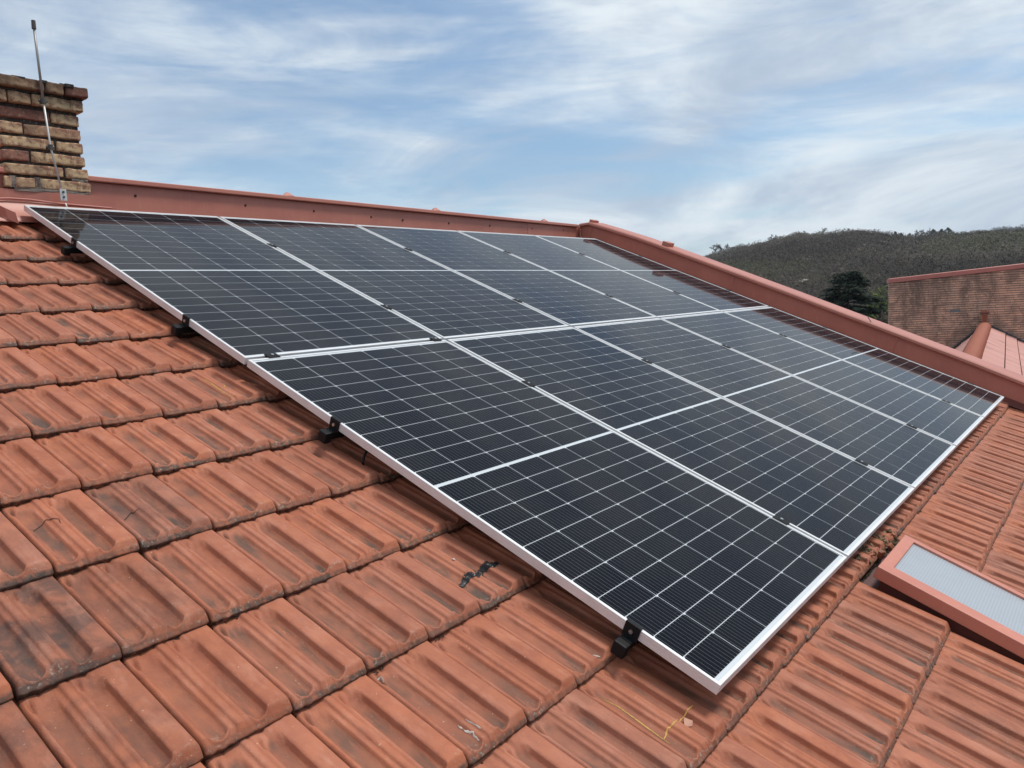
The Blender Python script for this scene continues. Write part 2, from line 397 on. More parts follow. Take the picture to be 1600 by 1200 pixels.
def bare_tree(x, y, z, h, label, sd, leafm_=M_S1, dens=1.0):
    random.seed(sd)
    t = thing('bare_tree', label, 'tree', (x, y, z), group='bare trees along the hill skyline')
    tr = MB(); tw = MB(); rn = []
    tr.tube([(0, 0, 0), (.1, 0, h*.3), (0, .1, h*.6)], [h*.03, h*.022, h*.012], 6)
    def grow(p, d, l, r, lev):
        q = p + d*l
        (tr if lev < 2 else tw).tube([p, q], [max(r, .075), max(r*.6, .055)], 3, cap=False)
        if lev >= 4: return
        for k in range(3 if lev < 3 else 4):
            nd = (d + Vector((random.gauss(0, .55), random.gauss(0, .55), random.gauss(0, .45)))).normalized()
            grow(p+d*l*random.uniform(.5, 1), nd, l*random.uniform(.6, .8), r*.55, lev+1)
    for k in range(8):
        a = k*2.4+random.random(); grow(Vector((0, 0, h*random.uniform(.08, .55))), Vector((math.cos(a)*.8, math.sin(a)*.8, .6)).normalized(), h*.2, h*.015, 1)
    tr.build('trunk', M_BARK, t); o = tw.build('crown', M_BARK, t)
    return t
sky_trees = [(1117, 398, 9.0, 'spindly bare tree at the lowest left end of the hill skyline'), (1131, 396, 7.5, 'round bare tree second from the left end of the hill skyline'),
             (1150, 390, 5.0, 'small bare tree low on the left shoulder of the hill'), (1176, 385, 5.5, 'bare tree midway up the left shoulder of the hill'),
             (1190, 382, 4.5, 'low bushy bare tree next to the pale path on the hill'), (1206, 380, 7.0, 'taller bare tree on the skyline right of the pale path'),
             (1231, 378, 4.5, 'thin lone bare sapling on the skyline before the hill summit'), (1252, 374, 7.0, 'broad bare tree where the hill top begins to level'),
             (1283, 373, 7.0, 'broad bare tree above the middle of the hill summit'), (1296, 373, 4.0, 'small bare tree close right of the broad summit tree'),
             (1325, 370, 6.5, 'bare tree on the highest point of the hill'), (1362, 375, 4.5, 'small bare tree where the summit starts to fall to the right'),
             (1441, 381, 7.5, 'pale bare tree on the dip between the two hills'), (1455, 381, 7.0, 'pale bare tree right of its twin on the dip between the hills')]
for i, (X, Y, h, lab) in enumerate(sky_trees):
    a = az_of(X, Y); x, y, z = hz(a, 418, SKY1, 110, 420)
    bare_tree(x, y, z+.2, h*1.15, lab, 100+i)
def dark_tree(X, Y, r, h, wd, lab, sd, cone=True):
    random.seed(sd); a = az_of(X, Y); x, y, z = hz(a, r, SKY1, 110, 420)
    t = thing('conifer_tree', lab, 'tree', (x, y, z-.4), group='dark evergreens on the hill')
    MB().tube([(0, 0, 0), (0, 0, h*.9)], [h*.03, h*.008], 6).build('trunk', M_BARK, t)
    vs = []; fs = []; rn = []
    for i in range(420):
        q = random.random(); zz = q*h; rr = wd*(1-q if cone else math.sin(math.pi*min(1, q*.9+.12)))*random.random()**.5+.15
        an = random.uniform(0, 6.283); p = Vector((rr*math.cos(an), rr*math.sin(an), zz))
        d1 = Vector((random.gauss(0, 1), random.gauss(0, 1), random.gauss(0, .5))).normalized()*random.uniform(.3, .75)
        d2 = d1.orthogonal().normalized()*random.uniform(.2, .5)
        o = len(vs); vs += [p-d1, p+d2, p+d1]; fs.append((o, o+1, o+2)); rn.append(random.random())
    me = bpy.data.meshes.new('crown'); me.from_pydata(vs, [], fs); me.materials.append(M_CON); setattr_(me, 'rnd', rn); obj('crown', me, t)
for args in [(1399, 384, 395, 4.6, 2.0, 'pointed dark evergreen at the left of the pair above the big conifer', 31), (1408, 386, 392, 4.0, 3.2, 'wide dark evergreen in the small group on the hilltop', 32),
             (1421, 384, 398, 4.2, 1.9, 'pointed dark evergreen at the right of the hilltop group', 33), (1459, 392, 380, 5.0, 2.4, 'leftmost of three rounded dark evergreens below the dip', 34, False),
             (1471, 391, 380, 5.0, 2.2, 'middle one of three rounded dark evergreens below the dip', 35, False), (1481, 391, 380, 5.5, 3.0, 'rightmost and widest of three rounded dark evergreens below the dip', 36, False)]:
    dark_tree(*args)
# pale bare rock / path strips on the hill
def patch(X0, Y0, X1, Y1, r, wd, lab):
    a0, a1 = az_of(X0, Y0), az_of(X1, Y1); vs = []; n = 10
    def onhill(phi, Y, X):
        d = ray(X, Y); e = d.z/math.hypot(d.x, d.y); best = None
        for q in range(150, 421, 2):
            x, y, z = hz(phi, q, SKY1, 110, 420)
            if (z-CAM.z)/q >= e: return q
        return 410
    for i in range(n+1):
        k = i/n; X = X0+(X1-X0)*k; Y = Y0+(Y1-Y0)*k; phi = az_of(X, Y); r_ = onhill(phi, Y, X)
        ww = wd*math.sin(math.pi*min(.97, max(.03, k)))
        for dr in (-ww, ww):
            x, y, z = hz(phi, r_+dr+random.uniform(-1, 1), SKY1, 110, 420); vs.append((x, y, z+.9))
    fs = [(2*i, 2*i+1, 2*i+3, 2*i+2) for i in range(n)]
    g = MB(); g.add(vs, fs); o = g.build('path', M_PALE, kind='structure')
M_PALE, *_ = mat('pale_dry_grass', (.26, .23, .18), .95)
patch(1172, 392, 1218, 385, 380, 4, ''); patch(1372, 380, 1400, 385, 395, 3, ''); patch(1240, 448, 1264, 444, 230, 1.6, '')
M_MEAD, *_ = mat('meadow_green', (.075, .09, .03), .95)

# big conifer behind the parapet
def big_conifer():
    random.seed(21); D = 52
    a = az_of(1325, 425); P = at_az(a, D); top = CAM.z + D*math.tan(math.radians(.89)); H = top+9
    t = thing('cedar_tree', 'big dark green conifer with drooping layered branches between parapet and brick wall', 'tree', (P.x, P.y, -9))
    MB().tube([(0, 0, 0), (.1, .05, H*.5), (0, 0, H*.97)], [.28, .17, .02], 9).build('trunk', M_BARK, t)
    br = MB(); vs = []; fs = []; rn = []
    def spray(p, d, s):
        side = d.cross(Vector((0, 0, 1))).normalized()
        for j in range(7):
            q = p + d*random.uniform(-.2, .9)*s + side*random.uniform(-.42, .42)*s + Vector((0, 0, random.uniform(-.10, .10)*s))
            dd = (d*random.uniform(.3, 1)+side*random.uniform(-.8, .8)+Vector((0, 0, random.uniform(-.45, .25)))).normalized()
            l = random.uniform(.12, .32); wv = dd.cross(Vector((random.gauss(0, .5), random.gauss(0, .5), 1))).normalized()*random.uniform(.02, .05)
            o = len(vs); vs.extend([q-wv, q+wv, q+dd*l]); fs.append((o, o+1, o+2)); rn.append(random.random())
    z = H*.22
    while z < H-.1:
        k = (H-z)/(H*.78)
        wmax = .12+4.4*min(1, k*1.35)**.9*(1 if k < .7 else 1-.25*(k-.7)/.3)
        nb = 8 if k > .12 else 5
        for i in range(nb):
            an = random.uniform(0, 6.283); ln = wmax*random.uniform(.55, 1.15)
            d = Vector((math.cos(an), math.sin(an), random.uniform(.0, .22)+max(0, .5-k*3)))
            pts = []; 
            for q in range(6):
                f = q/5; pts.append(Vector((0, 0, z)) + Vector((d.x*ln*f, d.y*ln*f, d.z*ln*f - .10*ln*f*f*1.6)))
            br.tube(pts, [.035*(1-f/6) for f in range(6)], 4)
            m = int(14*ln)+5
            for q in range(m):
                f = random.uniform(.18, 1); i0 = min(4, int(f*5)); p = pts[i0].lerp(pts[i0+1], f*5-i0)
                spray(p, Vector((math.cos(an+random.uniform(-.6, .6)), math.sin(an+random.uniform(-.6, .6)), -.12)).normalized(), .30+.28*(1-f)+.15)
        z += random.uniform(.13, .24) if k > .1 else .10
    br.build('branches', M_BARK, t)
    me = bpy.data.meshes.new('crown'); me.from_pydata(vs, [], fs); me.materials.append(M_CON); setattr_(me, 'rnd', rn); obj('crown', me, t)
big_conifer()
def leafy(name, X, Y, D, r, h, m, lab, sd, n=700):
    random.seed(sd); P = at_az(az_of(X, Y), D); d = ray(X, Y); zt = CAM.z + D*d.z/math.hypot(d.x, d.y)
    t = thing(name, lab, 'shrub', (P.x, P.y, -9))
    MB().tube([(0, 0, 0), (0, 0, zt+9-h*.4)], [.1, .03], 6).build('trunk', M_BARK, t)
    vs = []; fs = []; rn = []
    for i in range(n):
        v = Vector((random.gauss(0, 1), random.gauss(0, 1), random.gauss(0, 1))).normalized()*random.random()**.4
        nn = 1+.5*noise.noise(v*2.3+Vector((sd, 0, 0)))
        p = Vector((v.x*r*nn, v.y*r*nn, zt+9-h*.5+v.z*h*.55*nn))
        d1 = Vector((random.gauss(0, 1), random.gauss(0, 1), random.gauss(0, 1))).normalized()*random.uniform(.08, .2)
        o = len(vs); vs += [p-d1, p+d1.orthogonal()*.6, p+d1]; fs.append((o, o+1, o+2)); rn.append(random.random())
    me = bpy.data.meshes.new('crown'); me.from_pydata(vs, [], fs); me.materials.append(m); setattr_(me, 'rnd', rn); obj('crown', me, t)
leafy('shrub', 1378, 452, 62, 1.3, 3.6, M_GRS, 'yellow green young foliage between the conifer and the brick wall', 51, 1500)
leafy('shrub', 1366, 468, 60, 1.2, 2.6, M_GRS, 'small fresh green bush tucked at the right side of the dark conifer', 52, 900)
leafy('shrub', 1384, 492, 50, .9, 2.4, M_S1, 'low brown bush at the foot of the brick wall corner', 53, 900)

hzb = MB().box(-2600, 2600, -2600, 2600, -10.5, 62); hm = bpy.data.materials.new('thin_air'); hm.use_nodes = True; ht = hm.node_tree; ht.nodes.clear()
ho = ht.nodes.new('ShaderNodeOutputMaterial'); hv = ht.nodes.new('ShaderNodeVolumePrincipled'); hv.inputs['Density'].default_value = .00022; hv.inputs['Color'].default_value = (.82, .88, .95, 1); hv.inputs['Anisotropy'].default_value = .3
ht.links.new(hv.outputs[0], ho.inputs['Volume']); tag(hzb.build('haze', hm), 'thin pale haze lying over the hills', 'haze', kind='stuff')

# ------------------------------------------------------------------ firewall and neighbour's roof
D0 = 31.0
P0 = at_az(az_of(1390.5, 437), D0)
WD = Vector((math.cos(math.radians(-70)), math.sin(math.radians(-70)), 0)); WN = Vector((-WD.y, WD.x, 0)) * -1   # toward camera
if WN.dot(CAM-P0) < 0: WN = -WN
def on_wall(X, Y):
    d = ray(X, Y); k = (P0-CAM).dot(WN)/d.dot(WN); return CAM + d*k
zl = on_wall(1390.5, 442).z; q = on_wall(1600, 418.5); sl = (q.z-zl)/((q-P0).dot(WD))
def firewall():
    t = thing('brick_firewall', 'weathered brick firewall with sloping pink red metal coping, rising beyond the parapet', 'wall', (P0.x, P0.y, -9), rotz=math.radians(-70))
    # local: x along wall, y: local +y
    Mi = t.matrix_basis.inverted() if False else (Matrix.Translation((P0.x, P0.y, -9)) @ Matrix.Rotation(math.radians(-70), 4, 'Z')).inverted()
    fy = 1 if (Mi.to_3x3() @ WN).y > 0 else -1
    LEN = 11.0; T = .38; ztop = lambda x: zl+9+sl*x
    core = MB()
    vs = []
    for x in (0.012, LEN):
        for y in (-.018*fy, -T*fy):
            vs += [(x, y, 0), (x, y, ztop(x)-.01)]
    core.add(vs, [(0, 1, 5, 4), (2, 6, 7, 3), (0, 2, 3, 1), (4, 5, 7, 6), (1, 3, 7, 5), (0, 4, 6, 2)])
    mm = M_WMORT; core.build('mortar_core', mm, t)
    random.seed(5)
    g = MB(); rn = []
    ch = .078; rows = int(ztop(LEN)/ch)+2
    for r in range(rows):
        z = r*ch
        if z < 3.4: continue
        x = -random.uniform(0, .2)
        k = r
        while x < LEN:
            l = random.choice((.25, .25, .24, .12, .19))
            k += 1
            x1 = min(x+l, LEN); xx = max(x, 0.0); zt = ztop(xx)-.012
            if z+.02 < zt and x1-xx > .03:
                pr = random.uniform(-.006, .007); zz = min(z+.062+random.uniform(-.006, .002), zt)
                if random.random() < .012: pr = -.016
                g.box(xx, x1-.002, -.02*fy, (.0+pr)*fy, z+random.uniform(0, .004), zz); rn += [random.random()]*6
            x += l+.006
    o = g.build('bricks', M_WBR, t, kind='stuff', label='courses of small weathered red and buff bricks'); setattr_(o.data, 'rnd', rn)
    e = MB(); rn = []; random.seed(6)
    for r in range(44, rows):                           # the short return face at the left corner
        z = r*ch
        if z+.06 < ztop(0): 
            for a in (0, .19): e.box(-.012-random.uniform(0, .012), .012, (-.0-a)*fy, (-.175-a)*fy, z, z+.06); rn += [random.random()]*6
    o = e.build('corner_bricks', M_WBR, t, kind='stuff'); setattr_(o.data, 'rnd', rn)
    cp = MB(); a = math.atan(sl)
    vs = []
    x = -.05
    while True:
        x1 = min(x+2.0, LEN)
        for xa in (x+.002, x1-.002):
            pass
        prof = lambda xx: [Vector((xx, .045*fy, ztop(xx)-.005)), Vector((xx, .045*fy, ztop(xx)+.135)), Vector((xx, .02*fy, ztop(xx)+.155)), Vector((xx, -(T+.04)*fy, ztop(xx)+.13)), Vector((xx, -(T+.04)*fy, ztop(xx)-.01))]
        cp.sweep([x, x1-.004], prof)
        x = x1
        if x >= LEN: break
    cp.build('coping', M_COPE, t)
    # grey patch and drips
    q1 = on_wall(1492, 485.5); xx = (q1-P0).dot(WD)
    MB().box(xx-.15, xx+.17, -.0*fy, .012*fy, q1.z+9-.05, q1.z+9+.04).build('mortar_patch', M_GREY, t)
    # drain pipe stub at left corner
    return t
M_WMORT, t_, b_ = mat('wall_mortar', (.17, .12, .09), .95)
M_WBR = brickm('wall_bricks', (.86, .50, .34), (.66, .42, .31), (.40, .25, .185), None, True)
M_COPE = paint_mat('coping_red', (.52, .18, .14), (.46, .16, .125), .45)
M_GREY, *_ = mat('grey_render', (.17, .18, .18), .9)
firewall()

def neighbour():
    A = on_wall(1539, 508); zr = A.z
    e = ray(1513, 563); k = (zr-CAM.z)/e.z; Bp = CAM + e*k                      # nearer point of the ridge at the same height
    d = (A-Bp); d.z = 0; Ln = d.length; d.normalize()
    ex = 6.5
    st = Bp - d*ex; L_ = Ln+ex
    ang = math.atan2(d.y, d.x)
    t = thing('neighbour_house', 'lower house with pale pink tiled roof and rounded ridge running up to the brick wall', 'building', (st.x, st.y, -9), rotz=ang)
    # local x: along ridge to the wall, right slope is -y, left +y
    H = zr+9
    pr, pl = math.tan(math.radians(31)), math.tan(math.radians(42))
    g = MB(); lo = 5.0
    Lr = L_+2.4                              # right slope runs on to meet the slanting wall
    g.add([(0, 0, H-.03), (Lr, 0, H-.03), (Lr, -lo, H-.03-lo*pr), (0, -lo, H-.03-lo*pr), (L_, 2.5, H-.03-2.5*pl), (0, 2.5, H-.03-2.5*pl), (L_, 0, H-.03)],
          [(0, 3, 2, 1), (0, 6, 4, 5)])
    g.build('roof_deck', M_DRED, t)
    w = MB(); w.box(0, L_-1.5, -lo+.3, 2.2, 0, H-lo*pr-.15); w.build('wall', M_PLAST, t)
    tl = MB(); rn = []; random.seed(9)
    y = .10; first = True; dc = 0
    while y < lo:
        stp = .50 if first else .30; first = False
        y1 = y+stp
        x = 0
        while x < Lr:
            x1 = x+.235; j = random.uniform(-.004, .004)
            za, zb = H-.0-y*pr+.005+j, H-y1*pr+.038+j
            xm = (x+x1)/2
            tl.add([(x, -y, za), (xm, -y, za+.030), (x1-.008, -y, za), (x1-.008, -y1, zb), (xm, -y1, zb+.032), (x, -y1, zb), (x, -y1, zb-.04), (xm, -y1, zb-.035), (x1-.008, -y1, zb-.04)],
                   [(0, 5, 4, 1), (1, 4, 3, 2), (5, 6, 7, 4), (4, 7, 8, 3)]); rn += [random.random()]*4
            x = x1
        y = y1+.022
    o = tl.build('roof_tiles', M_PINK, t, kind='stuff'); setattr_(o.data, 'rnd', rn)
    tl = MB(); rn = []
    y = .10
    while y < 2.4:
        y1 = y+.3; x = 0
        while x < L_:
            x1 = x+.235; j = random.uniform(-.004, .004); za, zb = H-y*pl+j, H-y1*pl+.035+j
            tl.add([(x, y, za), (x1-.008, y, za), (x1-.008, y1, zb), (x, y1, zb), (x, y1, zb-.04), (x1-.008, y1, zb-.04)], [(0, 1, 2, 3), (3, 2, 5, 4)]); rn += [random.random()]*2
            x = x1
        y = y1-.02
    o = tl.build('left_roof_tiles', M_PINK, t, kind='stuff', label='narrow strip of steeper tiles left of the ridge'); setattr_(o.data, 'rnd', rn)
    rm = MB()                                    # one barrel ridge tile, shared
    nn = 10; vs = []
    for (x, r) in ((0, .10), (.03, .175), (.08, .205), (.13, .175), (.16, .105), (.36, .10)):
        for k in range(nn+1):
            a = math.pi*(-.06+1.12*k/nn); vs.append((x, r*math.cos(a), r*.85*math.sin(a)))
    fs = [(i*(nn+1)+k, (i+1)*(nn+1)+k, (i+1)*(nn+1)+k+1, i*(nn+1)+k+1) for i in range(5) for k in range(nn)]
    rm.add(vs, fs); me = rm.mesh('ridge_tile', M_RIDGE)
    x = 0
    while x < L_-.3:
        obj('ridge_tile', me, t, loc=(x, random.uniform(-.006, .006), H-.045), rot=(0, random.uniform(-.01, .01), 0)); x += .37
    f = MB()
    for (ya, yb) in ((0, -3.2), (0, 1.6)):
        pass
    # lead flashing along the wall
    i3 = (Matrix.Translation((st.x, st.y, -9)) @ Matrix.Rotation(ang, 4, 'Z')).inverted()
    def lw(Y):                                   # x where the wall stands for local y
        Mx = Matrix.Translation((st.x, st.y, -9)) @ Matrix.Rotation(ang, 4, 'Z')
        p = Mx @ Vector((0, Y, 0)); return (P0-p).dot(WN)/(d.dot(WN))
    pts = []
    for Y in (-4.2, -3, -2, -1, -.15): pts.append(Vector((lw(Y)-.06, Y, H-abs(Y)*pr+.05)))
    pts.append(Vector((lw(0)-.06, 0, H+.1)))
    for Y in (.15, 1, 1.8): pts.append(Vector((lw(Y)-.06, Y, H-Y*pl+.06)))
    f.tube(pts, .055, 6); f.build('wall_flashing', M_LEAD, t)
    return t, st, ang, H, lw
M_PLAST, *_ = mat('grey_plaster', (.35, .33, .30), .9)
M_LEAD, *_ = mat('dark_flashing', (.06, .05, .05), .7)
def pinkm():
    m, t, b = mat('faded_pink_tiles', (.45, .22, .19), .75, 0, .4)
    r, _ = attr(t, 'rnd'); p = coords(t)
    cc = nmix(r, (.60, .31, .26), (.52, .26, .215), tree=t)
    cc = nmix(nmath('MULTIPLY', nramp(nnoise(p, 1.3, 5, .7, tree=t), .5, .75, tree=t), .6, tree=t), cc, (.24, .14, .12), tree=t)
    t.links.new(cc, b.inputs['Base Color']); return m
M_PINK = pinkm(); M_RIDGE = paint_mat('ridge_clay', (.40, .13, .075), (.33, .10, .06), .8)
NB, st, nang, NH, lw = neighbour()
def finial():
    sc_v = .62
    t = thing('ridge_vent', 'small square clay vent hood standing on the neighbour ridge end against the brick wall', 'roof vent', rotz=nang)
    p = st + Vector((math.cos(nang), math.sin(nang), 0))*(lw(0)-.40); t.location = (p.x, p.y, NH-9+.05); t.scale = (.7, .7, .85)
    b = MB()
    for y in (-.13, .07): b.box(-.1, .1, y, y+.06, 0, .42, bev=.008)
    b.box(-.04, .1, -.07, .07, .0, .36); b.build('body', M_RIDGE, t)
    MB().box(-.15, .15, -.19, .19, .42, .46, bev=.01).build('hood', M_DRED, t)
    c2 = MB()
    for k in range(4): c2.box(-.12, .12, -.17+.09*k, -.10+.09*k, .46, .54+.03*(k in (1, 2)), bev=.015)
    c2.build('crest', M_RIDGE, t)
finial()

# ------------------------------------------------------------------ our house: roof, tiles, parapets
house = thing('house', 'house under the camera, red clay tiled roof slope carrying the solar array', 'building')
slope = obj('roof', None, house, label='clay tiled roof slope'); slope.rotation_euler = (TH, 0, 0)
UX = 6.06                                        # inner face of the side parapet
MB().box(-4.2, UX, -6.6, .22, -.26, -.185).build('underlay', M_UNDER, slope)
body = MB()
Pa = lambda X: .155+(X-.43)*.27/5.62             # y of the ridge parapet front face
body.add([(-4.2, W(0, 6.6, .2).y+.1, -9), (UX+.02, W(0, 6.6, .2).y+.1, -9), (UX+.02, .6, -9), (-4.2, .6, -9),
          (-4.2, W(0, 6.6, .27).y+.1, W(0, 6.6, .3).z), (UX+.02, W(0, 6.6, .27).y+.1, W(0, 6.6, .3).z), (UX+.02, .6, -.12), (-4.2, .6, -.12)],
         [(0, 1, 5, 4), (1, 2, 6, 5), (2, 3, 7, 6), (3, 0, 4, 7), (4, 5, 6, 7)])
body.build('wall', M_PLAST, house)

TW, TP = 0.2085, 0.3335                          # tile cover width and gauge
U0, V0 = -0.8245, 2.932
def sst(a, b, x):
    k = max(0., min(1., (x-a)/(b-a))); return k*k*(3-2*k)
def tile_h(x, y):
    """height above the channel floor; x 0..1 across, y metres up from the nose"""
    a = abs
    # two channels with round ends
    def ch(x0, x1, ya, yb):                      # 0 inside channel, 1 outside
        xm = (x0+x1)/2; hw = (x1-x0)/2
        yy = 0.0
        rad = hw*TW
        if y < ya+rad: yy = (ya+rad-y)
        if y > yb-rad: yy = (y-(yb-rad))
        dx = max(0, a(x-xm)*TW)
        dd = math.hypot(dx, yy*(1.0 if y < ya+rad else .8))
        return (.40*sst(rad*.35, rad*1.12, dd)+.60*sst(rad*.78, rad*1.10, dd)), min(1, dd/rad), (math.exp(-((dd-rad*1.02)/.0026)**2) if y < ya+rad*.7 else 0.)
    k1, q1, e1 = ch(.065, .295, .012, .302); k2, q2, e2 = ch(.520, .742, .012, .302)
    rib = .0
    if x < .18: rib = .0105*sst(0, .03, x)                        # low left edge
    elif x < .63:
        rib = .0185*(1-.10*((x-.41)/.12)**2)
        rib -= .0060*sst(.375, .350, x)                            # small step on the left flank
        rib -= .0035*max(0, 1-a(x-.455)/.020)                     # fine groove along the middle
    else: rib = .0205+.0016*math.sin((x-.74)/.26*math.pi)
    if x > .965: rib -= .009*((x-.965)/.035)**2
    h = rib*k1*k2
    h += .0006*q1*q1*(1-k1)+.0006*q2*q2*(1-k2)
    # nose: ribs slope down, channels run out over a small lip
    ns = (1-sst(-.004, .026, y))**.9
    h -= (rib+.006)*.95*ns*k1*k2
    h += .0042*(e1+e2)*sst(0, .004, y)
    if y < .005: h -= .0030*(1-y/.005)**2
    for xc in (.075, .53):
        dd = math.hypot((x-xc)*TW, (y-.306)*.42)
        if dd < .0080: h -= .020*(1-dd/.0080)
    return h
def tile_mesh(name, nx, ny, matl, full=True, sd=0):
    base = [i/(nx-1) for i in range(nx)]
    if nx > 25:                                  # crowd the columns of vertices at the channel flanks
        base = [i/(nx-1-18) for i in range(nx-18)]
        for e in (.075, .285, .530, .730):
            base += [e-.016, e-.006, e+.004, e+.013]
        base += [.362, .455]
    xs = sorted(base)
    ys = []
    a = int(ny*.42)
    ys += [.034*(i/a)**1.15 for i in range(a)]
    b = ny-a-5
    ys += [.034+(.300-.034)*i/b for i in range(b)]
    ys += [.300+(.372-.300)*i/5 for i in range(6)]
    vs = []; tr = []; ft = []
    for y in ys:
        for x in xs:
            h = tile_h(x, y) + .0005*noise.noise(Vector((x*9+sd*7, y*40, sd)))
            yy = y
            if y < .02: yy += .0022*noise.noise(Vector((x*14+sd*3, 5, sd)))*(1-y/.02)
            xo = x*(TW-.0066)+.0032
            if y < .012 and (x < .04 or x > .96): yy += .004*(1-y/.012)*(abs(x-.5)-.46)/.04
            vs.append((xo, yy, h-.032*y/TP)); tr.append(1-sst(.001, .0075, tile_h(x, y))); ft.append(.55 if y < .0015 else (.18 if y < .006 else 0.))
    n = nx; fs = []
    for j in range(len(ys)-1):
        for i in range(n-1): fs.append((j*n+i, j*n+i+1, (j+1)*n+i+1, (j+1)*n+i))
    # nose face (slightly undercut), side skirts
    o = len(vs)
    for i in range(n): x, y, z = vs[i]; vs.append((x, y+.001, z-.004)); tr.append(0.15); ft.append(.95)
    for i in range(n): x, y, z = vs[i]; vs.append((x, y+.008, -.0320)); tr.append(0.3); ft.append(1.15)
    for i in range(n-1): fs.append((o+i, o+i+1, i+1, i)); fs.append((o+n+i, o+n+i+1, o+i+1, o+i))
    for i in (0, n-1):
        o2 = len(vs)
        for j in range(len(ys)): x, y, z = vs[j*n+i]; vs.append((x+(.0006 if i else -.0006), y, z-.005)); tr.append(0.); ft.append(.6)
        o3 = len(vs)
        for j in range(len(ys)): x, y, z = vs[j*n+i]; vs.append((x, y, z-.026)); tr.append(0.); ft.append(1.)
        for j in range(len(ys)-1):
            q = [(j*n+i, (j+1)*n+i, o2+j+1, o2+j), (o2+j, o2+j+1, o3+j+1, o3+j)]
            fs += q if i == 0 else [f[::-1] for f in q]
    if not full: return vs, fs, tr, ft
    me = bpy.data.meshes.new(name); me.from_pydata(vs, [], fs); me.materials.append(matl)
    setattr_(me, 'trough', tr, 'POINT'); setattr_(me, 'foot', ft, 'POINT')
    me.polygons.foreach_set('use_smooth', [True]*len(me.polygons)); me.update()
    return me
def tile_pos(k, j):                              # roof-local position of the nose corner of tile (k, j)
    return (U0+TW*k, -(V0+TP*j), -.101)
def hole(k, j):                                  # skylight opening
    return 10 < k < 14 and j in (5, 6) or (11 <= k < 13 and j in (5, 6))
SK = (1.269, 1.724, 4.300, 5.06)                 # skylight u0,u1,v0,v1
def in_hole(k, j):
    u = U0+TW*k; 
    return 1.20 < u < 1.74 and 4.45 < V0+TP*j < 5.3
def kj(x, y):
    d = B3.transposed() @ ray(x, y); q = cam_uvw+d*((.10-cam_uvw.z)/d.z); return (math.floor((q.x-U0)/TW), math.ceil((q.y-V0)/TP))
SOOT = {kj(90, 980): .95, kj(20, 1000): .8, kj(235, 825): .45, kj(230, 960): .42, kj(70, 1160): .6, kj(180, 1120): .35, kj(30, 850): .3, kj(1560, 1150): .3, kj(1450, 760): .5}
random.seed(77)
vis = []; rest = []
for j in range(-9, 11):
    for k in range(-12, 34):
        u = U0+TW*k; v = V0+TP*j
        if in_hole(k, j): continue
        if u+TW > UX+.035: continue
        if j == -9 and (u > -.1): continue
        P = [px(W(a, b, .12)) for a, b in ((u, v), (u+TW, v), (u, v-TP), (u+TW, v-TP))]
        ok = all(P) and any(-10 < p[0] < 1610 and -10 < p[1] < 1210 for p in P) if all(P) else False
        if ok and u > .36 and .0 < v-TP and v < 4.02: ok = False       # hidden under the array
        if ok and u+TW > .30 and v < 3.6 and u > .30: ok = False
        (vis if ok else rest).append((k, j, min([p[2] for p in P if p] or [99])))
vis.sort(key=lambda q: q[2]); rest += vis[298:]; vis = vis[:298]
print('tiles as parts', len(vis), 'joined', len(rest))
T_HI = [tile_mesh('roof_tile', 62, 34, M_TILE, sd=i) for i in range(4)]
T_LO = [tile_mesh('roof_tile', 44, 22, M_TILE, sd=i) for i in range(3)]
jit = {}
def jitter(k, j):
    g = random.Random(k*131+j*17+5)
    return (g.uniform(-.0012, .0012), g.uniform(-.0032, .0032), g.uniform(-.0012, .0014)), (g.uniform(-.005, .005), g.uniform(-.007, .007), g.uniform(-.005, .005)), g.random(), g.randrange(12)
for k, j, dz in vis:
    d, r, q, mi = jitter(k, j); p = tile_pos(k, j)
    o = obj('roof_tile', (T_HI[mi % 4] if dz < 3.2 else T_LO[mi % 3]), slope, loc=(p[0]+d[0], p[1]+d[1], p[2]+d[2]), rot=r)
    sk = SOOT.get((k, j), .25 if (k*7+j*13) % 11 == 0 else 0.0)
    o.color = (1-sk, 1, 1, 1)
gv, gf, gt, gft = tile_mesh('x', 18, 11, None, full=False)
jv = []; jf = []; jt = []; jft = []; jr = []; jy = []
for k, j, dz in rest:
    d, r, q, mi = jitter(k, j); p = tile_pos(k, j); o = len(jv)
    M = Matrix.Translation((p[0]+d[0], p[1]+d[1], p[2]+d[2])) @ Matrix.Rotation(r[1], 4, 'Y')
    for a in gv: b = M @ Vector(a); jv.append(tuple(b)); jy.append(a[1])
    jt += gt; jft += gft; jr += [q]*len(gv); jf += [tuple(x+o for x in f) for f in gf]
me = bpy.data.meshes.new('roof_tiles'); me.from_pydata(jv, [], jf); me.materials.append(M_TILEJ)
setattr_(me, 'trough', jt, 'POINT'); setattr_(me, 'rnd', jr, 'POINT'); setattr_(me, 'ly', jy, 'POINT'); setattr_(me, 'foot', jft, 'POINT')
me.polygons.foreach_set('use_smooth', [True]*len(me.polygons))
obj('roof_tiles', me, slope, kind='stuff', label='remaining clay tiles under the array and beyond the frame')

